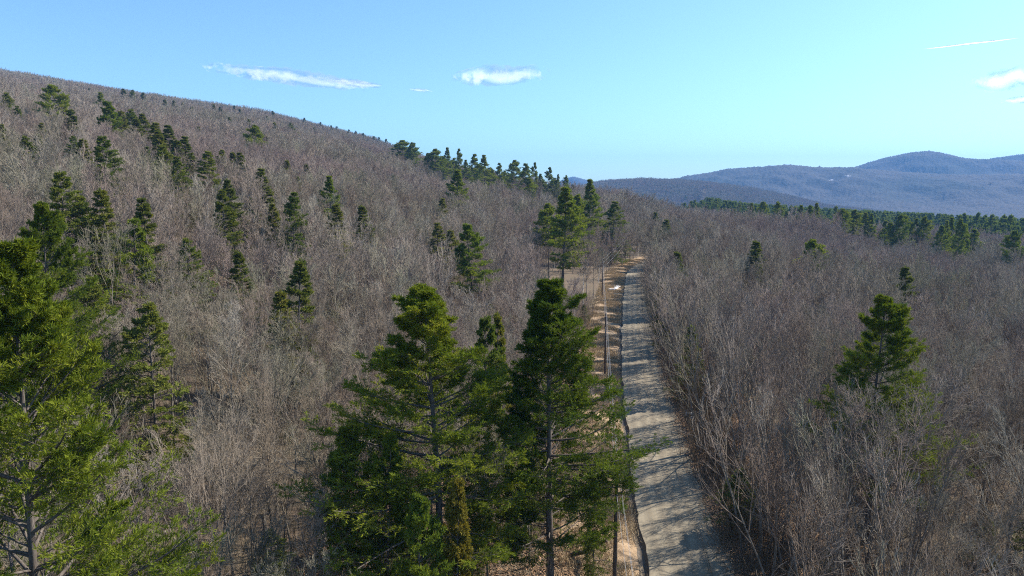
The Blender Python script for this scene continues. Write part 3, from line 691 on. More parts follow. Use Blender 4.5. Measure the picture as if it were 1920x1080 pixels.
# foreground
conif(815, 543, 22, 390, 'pine', 'tall broad foreground pine with dark left side and bright green right side', kindobj=PINE_HI[0], rz=.6, d=42)
conif(1036, 526, 22, 290, 'pine', 'tall pine beside the road verge whose long right branches reach over the power line', kindobj=PINE_HI[1], rz=0.15, d=45)
conif(-14, 462, 25, 700, 'pine', 'huge bright green pine in the bottom left corner cut off by the frame edge', kindobj=PINE_HI[2], rz=2.1, d=32)
conif(70, 385, 24, 205, 'pine', 'large yellowish green pine just behind the huge corner pine', kindobj=PINE_HI[0], rz=3.6, d=62)
conif(1658, 556, 21, 225, 'pine', 'lone bushy green pine standing in bare woods right of the road', kindobj=PINE_HI[0], rz=1.9, d=60)
conif(908, 596, 17, 130, 'hemlock', 'dark hemlock between the two tall foreground pines', d=52)
conif(935, 590, 17, 90, 'spruce', 'dull olive spruce squeezed against the left side of the roadside pine', d=55)
conif(640, 800, 13, 130, 'pine', 'low dark pine in the shade at the foot of the broad foreground pine', d=42, var=2)
conif(720, 815, 13, 120, 'pine', 'short shaded pine directly under the broad foreground pine', d=40, var=0)
conif(855, 900, 9, 90, 'cedar', 'small yellow orange cedar between the two tall foreground pines', d=36)
conif(790, 925, 7, 110, 'pine', 'bright green young pine beneath the broad foreground pine', d=35, var=2)
conif(1115, 905, 7, 60, 'hemlock', 'small green hemlock beside the leaning dead trunk', d=47)
# left slope, near to far
conif(285, 580, 15, 105, 'hemlock', 'bushy yellow green hemlock right of the huge corner pine', var=0)
conif(172, 528, 12, 40, 'hemlock', 'small hemlock under the boughs of the large yellowish pine')
conif(555, 492, 16, 85, 'spruce', 'dark ragged spruce alone in the bare woods left of centre', var=1)
conif(528, 548, 12, 50, 'spruce', 'short olive spruce at the left foot of the dark ragged spruce')
conif(352, 452, 16, 38, 'hemlock', 'thin pale grey green hemlock half hidden by bare branches')
conif(245, 422, 18, 54, 'pine', 'green pine with long drooping right branches, right of the large yellowish pine', var=0)
conif(455, 474, 12, 22, 'spruce', 'tiny dark evergreen below the tall narrow spruce')
conif(198, 369, 17, 62, 'spruce', 'layered dark spruce with wide flat tiers on the left slope', var=0)
conif(279, 382, 15, 52, 'spruce', 'smaller layered spruce right of the wide tiered spruce', var=2)
conif(120, 343, 18, 80, 'hemlock', 'broad pale green hemlock above the large yellowish pine', var=1)
conif(152, 378, 15, 44, 'hemlock', 'pale hemlock at the right shoulder of the broad pale hemlock')
conif(421, 364, 19, 50, 'spruce', 'tall narrow layered spruce in the middle of the left slope', var=3)
conif(437, 342, 17, 40, 'spruce', 'dark spruce directly behind the tall narrow layered spruce', var=1)
conif(546, 366, 17, 62, 'hemlock', 'dense rounded green hemlock with a small spruce at its left side', var=2)
conif(519, 385, 14, 26, 'spruce', 'small dark spruce touching the rounded hemlock on its left')
conif(631, 384, 15, 30, 'spruce', 'dark spruce with a bare lower stem, right of the rounded hemlock')
conif(685, 387, 14, 27, 'spruce', 'small neat spruce midway between the bare stemmed spruce and the bright centre pine')
conif(621, 334, 15, 34, 'pine', 'small flat topped pine above the bare stemmed spruce')
conif(480, 240, 17, 34, 'pine', 'isolated pine with a bare stem high on the middle of the slope', var=3)
conif(113, 175, 18, 46, 'pine', 'wide spreading pine highest at the left of the hillside', var=2)
conif(133, 213, 15, 27, 'spruce', 'dark conical spruce below the highest wide pine')
conif(192, 181, 16, 28, 'pine', 'dark pine with a clear forked top near the crest', var=1)
conif(210, 203, 17, 46, 'pine', 'broad dark pine just below the fork topped pine', var=0)
conif(250, 213, 14, 38, 'hemlock', 'dull olive round crowned evergreen right of the broad dark pine')
conif(276, 221, 16, 36, 'spruce', 'first dark spruce in the diagonal row on the upper left slope')
conif(290, 238, 17, 36, 'spruce', 'second, wider spruce in the diagonal row on the upper left slope')
conif(320, 243, 16, 38, 'spruce', 'third spruce in the diagonal row, with a narrow top')
conif(347, 262, 14, 32, 'spruce', 'last and lowest spruce of the diagonal row on the upper left slope')
conif(197, 268, 14, 60, 'hemlock', 'wide yellow green hemlock alone on the upper left slope', var=1)
conif(272, 280, 12, 22, 'hemlock', 'little yellow green hemlock beneath the diagonal row of spruces')
conif(309, 278, 14, 38, 'hemlock', 'yellow green hemlock leaning against a lower one on its right', var=0)
conif(332, 300, 12, 34, 'hemlock', 'lower of two touching yellow green hemlocks', var=2)
conif(394, 289, 13, 38, 'hemlock', 'round bright green hemlock in the middle of the hillside', var=1)
conif(51, 264, 13, 30, 'hemlock', 'small yellowish hemlock near the left edge of the hillside')
conif(17, 183, 14, 30, 'hemlock', 'bushy dark evergreen at the far left near the crest')
conif(100, 222, 12, 16, 'spruce', 'slim olive spruce left of the dark conical spruce')
for i, (a, b, w_) in enumerate(((140,261,20),(154,267,24),(68,257,15),(2,240,18),(235,172,20),(251,173,22),(267,177,18),(310,190,14),(328,192,14),(345,195,12),(358,203,15),
                                (402,199,16),(416,203,14),(438,199,10),(452,207,12),(418,284,18),(455,290,22),(440,287,14),(500,219,12),(515,232,20),(545,232,18),(590,240,12),(578,309,12),(490,320,30),(533,302,16),
                                (615,285,7),(467,226,14),(660,256,10),(675,270,9),(640,310,9),(36,204,16),(66,200,12),(170,168,10),(90,190,12),(562,250,12),(608,262,9),(372,240,10),(300,206,9),(705,300,8),(735,330,9),(560,335,10),(75,235,12),(15,262,14),(505,258,10),(430,222,9))):
    conif(a, b, 11+3*random.random(), w_, 'spruce' if i % 5 else 'hemlock', 'small %s conifer %s on the hillside' % ('dark' if i % 5 else 'olive', where(a, b+10, 300)), group='small conifers on the left hillside')
for (a, b, w_, lab) in ((262, 228, 30, 'spruce filling the gap above the first spruce of the diagonal row'), (303, 254, 32, 'shorter spruce between the second and third of the diagonal row'), (334, 268, 26, 'short spruce between the third and last of the diagonal row'), (228, 216, 30, 'dark spruce just right of the broad dark pine')):
    conif(a, b, 15, w_, 'spruce', lab)
for i, (a, b) in enumerate(((768, 277), (800, 288), (829, 293), (850, 296), (872, 300), (900, 308), (922, 316), (945, 320), (958, 322), (978, 325), (1012, 326), (1040, 334))):
    conif(a, b, 15, 26, 'pine', 'low pine under the tall pines along the crest, '+where(a, b, 500), group='low pines along the crest', d=500+random.uniform(-30, 60))
# crest group and centre
for (a, b, w_, lab) in ((757,264,44,'wide pine at the left end of the pine row along the crest'),(775,268,26,'pine touching the right side of the leftmost crest pine'),(818,280,34,'first pine right of the gap in the crest pine row'),(840,277,26,'narrow pine in the crest row, second after the gap'),
                        (861,279,20,'small skyline pine in the middle of the crest row'),(889,289,28,'taller pine in the broad central clump of the crest row'),(909,291,36,'broadest pine in the central clump of the crest row'),(936,306,22,'faint thin pine right of the central crest clump'),
                        (967,301,30,'round topped pine standing above the crest row'),(987,307,32,'full dark pine right of the round topped crest pine'),(1001,305,18,'thin topped pine behind the full dark crest pine'),(1029,314,22,'lone skyline pine with open branches near the end of the crest row'),(1047,327,14,'small pine just right of the lone open skyline pine'),(1062,329,13,'last small pine at the low right end of the crest')):
    conif(a, b, 18, w_*1.1, 'pine', lab, d=(560 if a < 800 else 480)+random.uniform(-25, 25))
for (a, b) in ((700,256),(712,258),(724,261),(736,264),(790,277),(800,279),(655,244),(668,247),(682,250),(548,214),(572,222),(600,230),(622,236),(632,238),(514,210),(880,292),(950,318),(1015,322),(1040,330),(1075,337),(925,300),(1085,340)):
    conif(a, b, 15, 12, 'spruce', 'tiny dark conifer standing on the skyline of the left hill', group='skyline conifers on the left hill')
conif(861, 321, 21, 52, 'pine', 'bright green full pine in the centre of the slope', var=1)
conif(828, 373, 14, 22, 'spruce', 'small dark spruce at the left foot of the bright full pine')
conif(822, 419, 15, 30, 'spruce', 'olive spruce at the left of a group of three, left of the roadside pines', var=2)
conif(850, 432, 15, 32, 'spruce', 'darkest spruce, middle of the group of three')
conif(884, 421, 20, 78, 'pine', 'pine with sweeping right branches, right end of the group of three', var=0, d=135)
conif(992, 336, 18, 26, 'pine', 'slim pine below the crest row', var=1)
conif(1104, 337, 22, 56, 'pine', 'dense pine standing against the horizon above the roadside row', var=1, d=262)
conif(1030, 383, 20, 52, 'pine', 'dark open pine at the left of the tallest roadside pine', var=3, d=205)
conif(1057, 352, 26, 96, 'pine', 'tallest bright pine of the row left of the road', var=1, d=185, rz=.3)
conif(1078, 366, 20, 44, 'pine', 'pine top showing behind the tallest roadside pine', var=2, d=235)
conif(1148, 378, 21, 66, 'hemlock', 'dark grey green hemlock where the road disappears', var=2, d=248)
# right of the road
conif(1231, 399, 13, 16, 'spruce', 'smaller spruce behind a larger one just right of the road end')
conif(1245, 414, 14, 28, 'spruce', 'dark pointed spruce just right of the road end')
conif(1420, 455, 14, 36, 'spruce', 'dark bushy spruce alone in the bare woods right of centre')
conif(1518, 454, 14, 36, 'pine', 'yellow green pine with an open crown right of the dark bushy spruce', var=3)
conif(1702, 508, 18, 44, 'spruce', 'ragged dark topped spruce behind the lone bushy pine', var=1)
conif(1272, 474, 15, 26, 'spruce', 'dark spruce against the right edge of the road', var=3)
conif(1246, 530, 9, 16, 'spruce', 'low dark spruce right beside the road below the taller roadside spruce')
conif(1205, 351, 17, 20, 'pine', 'left pine of a pair on the flat horizon right of the road')
conif(1220, 349, 18, 26, 'pine', 'right, taller pine of a pair on the flat horizon right of the road')
conif(1239, 355, 15, 22, 'pine', 'round pine just right of the horizon pair')
conif(1285, 364, 14, 12, 'hemlock', 'small yellowish evergreen at the left tip of the pine belt')
conif(1355, 383, 14, 18, 'pine', 'pale thin pine in front of the pine belt')
conif(1300, 610, 12, 60, 'hemlock', 'dark hemlock at the right road edge above the large road shadow', d=92, var=1)
conif(1392, 880, 5, 90, 'hemlock', 'low bushy yellow green hemlock right of the bottom stretch of road', d=58, var=0)
conif(1362, 650, 6, 22, 'spruce', 'tiny dark spruce deep in the bare woods right of the road', d=100)
conif(1232, 878, 4, 60, 'hemlock', 'low yellow green shrubby hemlock at the right road edge', d=56) if False else None
for (a, b, w_, g_) in ((1409,381,24,0),(1427,379,26,0),(1463,379,22,1),(1476,396,26,1),(1503,385,28,2),(1516,386,22,2),(1533,381,26,2),
                    (1578,392,30,3),(1590,396,26,3),(1602,394,30,3),(1622,399,30,3),(1636,401,24,3),(1663,414,26,4),(1672,418,22,4),(1690,404,30,4),(1703,404,26,4),(1716,410,22,4),
                    (1733,407,26,5),(1763,424,24,6),(1775,414,22,6),(1787,408,28,6),(1800,412,24,6),(1812,420,24,6),(1826,430,38,6),(1906,434,36,7)):
    L_ = ['one of two dark pines standing close together at the left of the pine belt', 'one of two green pines right of the close dark pair', 'one of three tall pines in a tight clump in front of the belt',
          'pine in the long dense clump right of the clump of three', 'pine in the bright dense clump in the middle right of the valley', 'lone round pine between the two largest pine clumps', 'pine in the rightmost large clump in the valley woods', 'dark pine alone near the right edge of the picture'][g_]
    dd = (470, 450, 430, 405, 395, 420, 370, 345)[g_]*random.uniform(.95, 1.06)
    conif(a, b, 20, w_*1.15, 'pine', L_, d=dd, group=None if g_ in (5, 7) else ['pair of dark valley pines', 'pair of green valley pines', 'clump of three valley pines', 'long clump of valley pines', 'bright clump of valley pines', '', 'rightmost clump of valley pines', ''][g_])
for p in PINES_AT: print(p, end=' ')
print()

# belt of pines across the valley: the nearest as trees, the rest as one mass
belt = []
rg = np.random.default_rng(5)
BPX = (1190, 1290, 1400, 1500, 1600, 1700, 1760, 1800, 1920)
A0 = np.array([az_of(p) for p in BPX])
RN = np.array([(solve(p, q, 10.5) or (0, 0, 0, 1100))[3] for p, q in zip(BPX, (374, 394, 404, 404, 414, 410, 404, 424, 440))])
RF = np.array([(solve(p, q, 20) or (0, 0, 0, 1500))[3] for p, q in zip(BPX, (366, 374, 382, 386, 390, 398, 401, 401, 397))])
RN = np.array([1000, 760, 660, 640, 620, 680, 760, 610, 540.]); RF = RN+np.array([300, 380, 480, 520, 520, 480, 400, 480, 520.]); print('belt range', RN.round(), RF.round())
for _ in range(26000):
    az = rg.uniform(A0[0], A0[-1]+4); r = rg.uniform(RN.min(), RF.max()); n_ = vnoise(np.array(az*9.0), np.array(r/25.0), 1.0, 3)
    if np.interp(az, A0, RN)+12*n_ < r < np.interp(az, A0, RF) and n_ > .12+1.0*vnoise(np.array(az*3.0), np.array(r/60.0), 1.0, 7):
        x, y = r*math.sin(R(az)), r*math.cos(R(az)); belt.append((r, x, y))
keep = []; cell = set()
for r, x, y in belt:
    c_ = (int(x/5.2), int(y/5.2))
    if c_ in cell: continue
    cell.add(c_); keep.append((r, x, y))
keep.sort(); print('belt', len(keep))
N_IND = 190
for r, x, y in keep[:N_IND]:
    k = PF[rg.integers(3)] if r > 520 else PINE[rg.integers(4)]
    sz = rg.choice([.75, .9, 1.0, 1.1, 1.25, 1.45])*rg.uniform(.93, 1.07)
    place_tree(k, 'pine_tree', x, y, zsolid(x, y), rg.uniform(0, 6.28), sz*rg.uniform(.8, 1.05), sz, 'green pine in the dense pine belt across the valley', 'pine tree', 'pines of the belt across the valley')

# ------------------------------------------------------------------ instancing of the masses
def scatter(name, pts, rots, scs, var, meshes, label, kind='stuff', tilt=None):
    """one object that carries every copy (geometry nodes), vertices = positions"""
    coll = bpy.data.collections.new(name+'_kinds')
    for i, me in enumerate(meshes):
        o = bpy.data.objects.new('%s_kind_%02d' % (name, i), me); coll.objects.link(o)
    me = bpy.data.meshes.new(name); me.vertices.add(len(pts)); me.vertices.foreach_set('co', np.asarray(pts, np.float32).ravel())
    a = me.attributes.new('rot', 'FLOAT_VECTOR', 'POINT'); rv = np.zeros((len(pts), 3), np.float32); rv[:, 2] = rots
    if tilt is not None: rv[:, :2] = tilt
    a.data.foreach_set('vector', rv.ravel())
    a = me.attributes.new('sc', 'FLOAT_VECTOR', 'POINT'); a.data.foreach_set('vector', np.asarray(scs, np.float32).ravel())
    a = me.attributes.new('var', 'INT', 'POINT'); a.data.foreach_set('value', np.asarray(var, np.int32))
    for m in meshes[0].materials: me.materials.append(m)
    o = link(bpy.data.objects.new(name, me)); tag(o, label, kind=kind)
    nt = bpy.data.node_groups.new(name+'_nodes', 'GeometryNodeTree')
    nt.interface.new_socket('Geometry', in_out='INPUT', socket_type='NodeSocketGeometry'); nt.interface.new_socket('Geometry', in_out='OUTPUT', socket_type='NodeSocketGeometry')
    gi = nt.nodes.new('NodeGroupInput'); go = nt.nodes.new('NodeGroupOutput'); ip = nt.nodes.new('GeometryNodeInstanceOnPoints')
    ci = nt.nodes.new('GeometryNodeCollectionInfo'); ci.inputs['Collection'].default_value = coll; ci.inputs['Separate Children'].default_value = True; ci.inputs['Reset Children'].default_value = True
    def attr(n, t):
        q = nt.nodes.new('GeometryNodeInputNamedAttribute'); q.data_type = t; q.inputs['Name'].default_value = n; return q.outputs[0]
    nt.links.new(gi.outputs[0], ip.inputs['Points']); nt.links.new(ci.outputs[0], ip.inputs['Instance']); ip.inputs['Pick Instance'].default_value = True
    nt.links.new(attr('var', 'INT'), ip.inputs['Instance Index']); nt.links.new(attr('sc', 'FLOAT_VECTOR'), ip.inputs['Scale'])
    e2r = nt.nodes.new('FunctionNodeEulerToRotation'); nt.links.new(attr('rot', 'FLOAT_VECTOR'), e2r.inputs[0]); nt.links.new(e2r.outputs[0], ip.inputs['Rotation'])
    nt.links.new(ip.outputs[0], go.inputs[0]); md = o.modifiers.new('copies', 'NODES'); md.node_group = nt
    return o
# far belt rest + conifers sprinkled over the middle ridge and the hill behind
P_, S_ = [], []
for r, x, y in keep[N_IND:]: P_.append((x, y, zsolid(x, y), rg.integers(3), rg.choice([.75, .9, 1.0, 1.15, 1.4])))
for _ in range(900):
    az = rg.uniform(5, 27); r = rg.uniform(1900, 2750); x, y = r*math.sin(R(az)), r*math.cos(R(az))
    if vnoise(np.array(x), np.array(y), 120, 9) > .05: P_.append((x, y, zsolid(x, y), 3+rg.integers(3), rg.uniform(.8, 1.3)))
for _ in range(700):
    az = rg.uniform(-48, 7); r = rg.uniform(700, 1420); x, y = r*math.sin(R(az)), r*math.cos(R(az))
    if vnoise(np.array(x), np.array(y), 90, 12)+(az+30)/60*.5 > .45: P_.append((x, y, zsolid(x, y), 3+rg.integers(3), rg.uniform(.6, 1.0)))
for _ in range(420):
    az = rg.uniform(-16, 4); r = rg.uniform(1280, 1400); x, y = r*math.sin(R(az)), r*math.cos(R(az)); P_.append((x, y, zsolid(x, y), 3+rg.integers(3), rg.uniform(.7, 1.15)))
for _ in range(700):
    az = rg.uniform(14, 48); r = rg.uniform(1150, 2200); x, y = r*math.sin(R(az)), r*math.cos(R(az))
    if vnoise(np.array(x), np.array(y), 150, 15) > .1: P_.append((x, y, zsolid(x, y), rg.integers(6), rg.uniform(.7, 1.05)))
P_ = np.array(P_); print('far conifers', len(P_))
scatter('distant_conifers', P_[:, :3], rg.uniform(0, 6.28, len(P_)), np.repeat(P_[:, 4:5], 3, 1), P_[:, 3].astype(int), [k.join() for k in PF+SF], 'mass of distant conifers across valley, crest and middle ridge')

# ------------------------------------------------------------------ bare woods
CIRC_A = np.array(CIRC)
def jgrid(x0, x1, y0, y1, s, rg):
    X, Y = np.meshgrid(np.arange(x0, x1, s), np.arange(y0, y1, s)); X = X.ravel()+rg.uniform(-.46, .46, X.size)*s; Y = Y.ravel()+rg.uniform(-.46, .46, Y.size)*s; return X, Y
X, Y = jgrid(-280, 300, -30, 350, 3.95, rg)
ye = rg.uniform(14, 260, 110); X = np.concatenate([X, xroad(ye)+rg.uniform(3.9, 8.5, 110)]); Y = np.concatenate([Y, ye])
r = np.hypot(X, Y); az = np.degrees(np.arctan2(X, Y)); u = X-xroad(Y)
ok = (r < 350) & ((np.abs(az) < 47) | ((r < 75) & (Y > -28))) & ((u < -11.8) | ((u < -6.4) & (Y > 165)) | (u > 3.7)) & (r > 31) & ~((r < 41) & (az > -17) & (az < 4))
ok &= ~((np.abs(u) < 8) & False)
X, Y, r, u, az = X[ok], Y[ok], r[ok], u[ok], az[ok]
ok = np.ones(len(X), bool)
near = CIRC_A[np.hypot(CIRC_A[:, 0], CIRC_A[:, 1]) < 420]
for cx, cy_, cr_ in near: ok &= np.hypot(X-cx, Y-cy_) > min(cr_, 3.5)
X, Y, r, u, az = X[ok], Y[ok], r[ok], u[ok], az[ok]
Z = zg(X, Y, False)-.1
print('bare near', len(X))
# which show in the frame and how large
c, s = math.cos(R(PITCH)), math.sin(R(PITCH))
def inframe(X, Y, Z, h):
    zz = Z+h*.8-CAM_H; dep = Y*c-zz*s; v = zz*c+Y*s
    px = 960+F*X/np.maximum(dep, .1); py = 540-F*v/np.maximum(dep, .1)
    return (dep > 3) & (px > -40) & (px < 1960) & (py < 1100), dep, px, py
vis, dep, PX, PY = inframe(X, Y, Z, 13)
order = np.argsort(np.where(vis, dep, 1e9)); ind = order[:285]
is_ind = np.zeros(len(X), bool); is_ind[ind] = True
SC = (rg.uniform(.6, 1.05, len(X))+.10*vnoise(X, Y, 11, 3))*(.8+.2*smooth(25, 60, r)); RZ = rg.uniform(0, 6.28, len(X)); VAR = rg.integers(0, 6, len(X)); VAR = np.where((u > 0) & (u < 13), rg.integers(6, 8, len(X)), VAR)
FORM = ['upright leafless tree', 'wide spreading leafless tree', 'tall slender leafless tree', 'three stemmed leafless tree', 'twin stemmed leafless tree', 'short narrow leafless tree', 'tall forked leafless tree', 'tall straight leafless tree']
for i in ind:
    if u[i] > 0 and u[i] < 9: lab, grp = FORM[VAR[i]]+(' at the right road edge, ')+('near the bottom of the picture' if dep[i] < 62 else 'beside the large shadow' if dep[i] < 85 else 'beside the pale boulders' if dep[i] < 105 else 'farther up the road'), 'bare trees along the right road edge'
    elif u[i] > 0: lab, grp = FORM[VAR[i]]+' '+where(PX[i], PY[i], dep[i]), 'bare trees right of the road'
    elif u[i] > -16: lab, grp = FORM[VAR[i]]+' by the dead grass verge, '+('near the leaning trunk' if dep[i] < 60 else 'behind the pine beside the verge' if dep[i] < 90 else 'near the second utility pole' if dep[i] < 125 else 'towards the third utility pole'), 'bare trees along the left verge'
    else: lab, grp = FORM[VAR[i]]+' '+where(PX[i], PY[i], dep[i]), 'bare trees left of the road'
    tl = (0, 0)
    if 0 < u[i] < 9: tl = (0, -random.uniform(.02, .16))
    place_tree(B[VAR[i]], 'bare_tree', X[i], Y[i], Z[i], RZ[i] if tl == (0, 0) else RZ[i], SC[i]*random.uniform(.9, 1.1), SC[i], lab, 'bare tree', grp, tl)
# birches one can pick out, and a few of the big spreading trees
for (px, py, lab) in ((690, 585, 'slender white stemmed birch left of the broad foreground pine'), (560, 640, 'white birch in the grey woods below the dark ragged spruce'), (1090, 470, 'pale birch just left of the roadside row'), (1560, 640, 'white stemmed birch left of the lone bushy pine'), (770, 470, 'thin white birch in the centre of the left slope')):
    x, y = hit(px, py+40, zsolid); place_tree(BIRCH, 'birch_tree', x, y, zsolid(x, y), random.uniform(0, 6), 1, 1.05, lab, 'birch tree')
rest = ~is_ind
nm = rest & (r < 95); mid = rest & ~nm
pts = np.stack([X, Y, Z], -1)
tl = rg.normal(0, .03, (len(X), 2))
VA = np.where(rg.random(len(X)) < .11, 6, VAR % 6)
scatter('bare_forest', pts[mid], RZ[mid], SC[mid][:, None]*rg.uniform(.9, 1.1, (mid.sum(), 3)), VA[mid], [k.join() for k in BM+[BIRCH_M]], 'mass of leafless grey brown trees filling the slope and valley', tilt=tl[mid])
scatter('bare_forest_edge', pts[nm], RZ[nm], np.repeat(SC[nm][:, None], 3, 1), VAR[nm], [k.join() for k in B], 'leafless trees packed between the nearest ones', tilt=tl[nm])
# patches farther off
X, Y = jgrid(-1400, 1500, 200, 1750, 16.0, rg); r = np.hypot(X, Y); az = np.degrees(np.arctan2(X, Y))
ok = (r > 343) & (r < 1650) & (np.abs(az) < 48)
for cx, cy_, cr_ in CIRC_A[np.hypot(CIRC_A[:, 0], CIRC_A[:, 1]) > 330]: ok &= ~((np.hypot(X-cx, Y-cy_) < 6.5) & (r < 900))
BK = {(int(q[1]/16), int(q[2]/16)) for q in keep}
ok &= ~np.array([(int(a/16), int(b/16)) in BK for a, b in zip(X, Y)])
X, Y, r = X[ok], Y[ok], r[ok]
X2, Y2 = jgrid(0, 2300, 900, 3000, 17.0, rg); r2 = np.hypot(X2, Y2); a2 = np.degrees(np.arctan2(X2, Y2)); ok = (r2 > 1650) & (r2 < 2800) & (a2 > 2) & (a2 < 48); X2, Y2 = X2[ok], Y2[ok]
def slope_tilt(X, Y):
    e = 6.0; gx = (zg(X+e, Y, False)-zg(X-e, Y, False))/(2*e); gy = (zg(X, Y+e, False)-zg(X, Y-e, False))/(2*e); return gx, gy
def patches(name, X, Y, meshes, label):
    Z = zg(X, Y, False)-.3; q = rg.integers(0, 4, len(X)); gx, gy = slope_tilt(X, Y)
    # tilt every patch with the slope (euler XYZ about its own turned axes)
    rz = q*math.pi/2; ex = np.arctan(gy); ey = -np.arctan(gx)
    E = np.zeros((len(X), 3))
    for i in range(len(X)):
        m = (Matrix.Rotation(ex[i], 3, 'X')@Matrix.Rotation(ey[i], 3, 'Y')@Matrix.Rotation(rz[i], 3, 'Z')).to_euler(); E[i] = m
    o = scatter(name, np.stack([X, Y, Z], -1), E[:, 2], rg.uniform(.85, 1.15, (len(X), 1))*np.ones(3)*np.array([1.05, 1.05, 1]), rg.integers(0, len(meshes), len(X)), meshes, label, tilt=E[:, :2]); return o
n_ = r < 800
patches('hillside_woods', X[n_], Y[n_], CA, 'leafless woods covering the upper slope and valley floor')
patches('distant_woods', np.concatenate([X[~n_], X2]), np.concatenate([Y[~n_], Y2]), CB, 'leafless woods on the hill crest and the middle ridge')
print('patches', n_.sum(), (~n_).sum()+len(X2))

# undergrowth: saplings and brush
def brush(seed):
    rg = np.random.default_rng(seed); g = Geo(); n = 16; o = np.zeros((n, 3)); o[:, :2] = rg.normal(0, .8, (n, 2)); d = np.stack([rg.normal(0, .28, n), rg.normal(0, .28, n), np.ones(n)], -1)
    L = rg.uniform(1.5, 5.0, n); P = poly(o, d, L, 4, rg, .1, .08); g.tube(P, np.array([.016, .013, .01, .007, .003])[None].repeat(n, 0), 3)
    idx = np.repeat(np.arange(n), 7); t = rg.uniform(.3, .98, len(idx)); a, dd = sample(P, idx, t); P2 = poly(a, deviate(dd, rg.normal(.7, .15, len(idx)), rg), L[idx]*.25*(1.2-t), 2, rg, .3, .1); g.tube(P2, np.array([.007, .005, .002])[None].repeat(len(idx), 0), 3)
    return g
BR = [brush(i).mesh('brush', [M['brush']]) for i in range(5)]
X, Y = jgrid(-140, 130, -5, 170, 2.2, rg); r = np.hypot(X, Y); az = np.degrees(np.arctan2(X, Y)); u = X-xroad(Y)
ok = (r < 165) & (np.abs(az) < 50) & ((u < -9.6) | (u > 3.5)); X, Y = X[ok], Y[ok]; Z = zg(X, Y, False)-.05; k_ = len(X); print('brush', k_)
ye = rg.uniform(12, 250, 900); ue = rg.uniform(3.6, 8.5, 900); X = np.concatenate([X, xroad(ye)+ue]); Y = np.concatenate([Y, ye]); Z = zg(X, Y, False)-.05; k_ = len(X)
scatter('undergrowth', np.stack([X, Y, Z], -1), rg.uniform(0, 6.28, k_), rg.uniform(.6, 1.3, (k_, 1))*np.ones(3), rg.integers(0, 5, k_), BR, 'thin leafless saplings and brush under the trees')
# small evergreens in the understorey
X, Y = jgrid(-100, 90, 20, 150, 9.0, rg); u = X-xroad(Y); az = np.degrees(np.arctan2(X, Y)); ok = (np.abs(az) < 42) & ((u < -11) | (u > 7)) & (rg.random(len(X)) < .6); X, Y = X[ok], Y[ok]
for x, y in zip(X, Y):
    h = rg.uniform(2.0, 5.5); k = HEM[rg.integers(3)]
    v_, d_, px_, py_ = inframe(np.array(x), np.array(y), np.array(zsolid(x, y)), 3.0)
    place_tree(k, 'hemlock_tree', x, y, zsolid(x, y), rg.uniform(0, 6.28), h/15*rg.uniform(1.0, 1.5), h/15, ('small hemlock sapling ' if h < 3.2 else 'young hemlock ')+where(float(px_), float(py_), float(d_)), 'hemlock tree', 'young hemlocks under the bare trees')
print('saplings', len(X))

# dead grass and leaves on the verges
def blades():
    rg = np.random.default_rng(3); n = 40; p = np.zeros((n, 3)); p[:, :2] = rg.normal(0, .28, (n, 2)); g = Geo(); needles(g, p, np.tile([0, 0, .25], (n, 1)), rg, 1, .28, .03, .8, .2, 0); return g.mesh('grass_tuft', [M['grassblade']])
def leaves():
    rg = np.random.default_rng(4); n = 30; c_ = np.zeros((n, 3)); c_[:, :2] = rg.normal(0, .5, (n, 2)); c_[:, 2] = rg.uniform(.01, .07, n); a = rg.normal(0, 1, (n, 3)); a[:, 2] *= .3; a /= np.linalg.norm(a, axis=1)[:, None]; b = np.cross(a, rg.normal([0, 0, 1], .3, (n, 3))); b /= np.linalg.norm(b, axis=1)[:, None]
    V = np.stack([c_-a*.07, c_-b*.05, c_+a*.07, c_+b*.05], 1).reshape(-1, 3); g = Geo(); g.add(V, np.arange(n*4).reshape(n, 4), 0, rg.random(n*4)); return g.mesh('leaf_scatter', [M['leaf']])
yy = rg.uniform(20, 260, 14000)**1.0; uu = rg.uniform(-10.5, -3.75, len(yy)); xx = xroad(yy)+uu
prof = np.interp(uu, [-11.5,-10.6,-9.8,-8.5,-7,-6,-5.2,-4.7,-4.0], [-0.9,-.25,.12,.18,.12,.06,.0,-.06,-.20])
zz = zroad(yy)+prof+.02
q = vnoise(xx, yy, 2.3, 2) > -.25; k_ = q.sum()
scatter('dead_grass', np.stack([xx, yy, zz], -1)[q], rg.uniform(0, 6.28, k_), rg.uniform(.6, 1.4, (k_, 1))*np.ones(3), np.zeros(k_, int), [blades()], 'tan dead grass tufts on the verge')
n = 9000; yy = rg.uniform(15, 130, n); uu = np.where(rg.random(n) < .5, rg.uniform(3.3, 14, n), rg.uniform(-30, -8, n)); xx = xroad(yy)+uu; zz = np.maximum(zg(xx, yy, True), zroad(yy)+np.interp(uu, [-11.5,-10.6,-9.8,-8,0,3.2,4.2,5,6,7,8], [-.9,-.25,.12,.15,-9,0,.02,.08,.05,0,-1.1]))+.02
scatter('fallen_leaves', np.stack([xx, yy, zz], -1), rg.uniform(0, 6.28, n), rg.uniform(.8, 1.5, (n, 1))*np.ones(3), np.zeros(n, int), [leaves()], 'brown fallen leaves along both road edges')

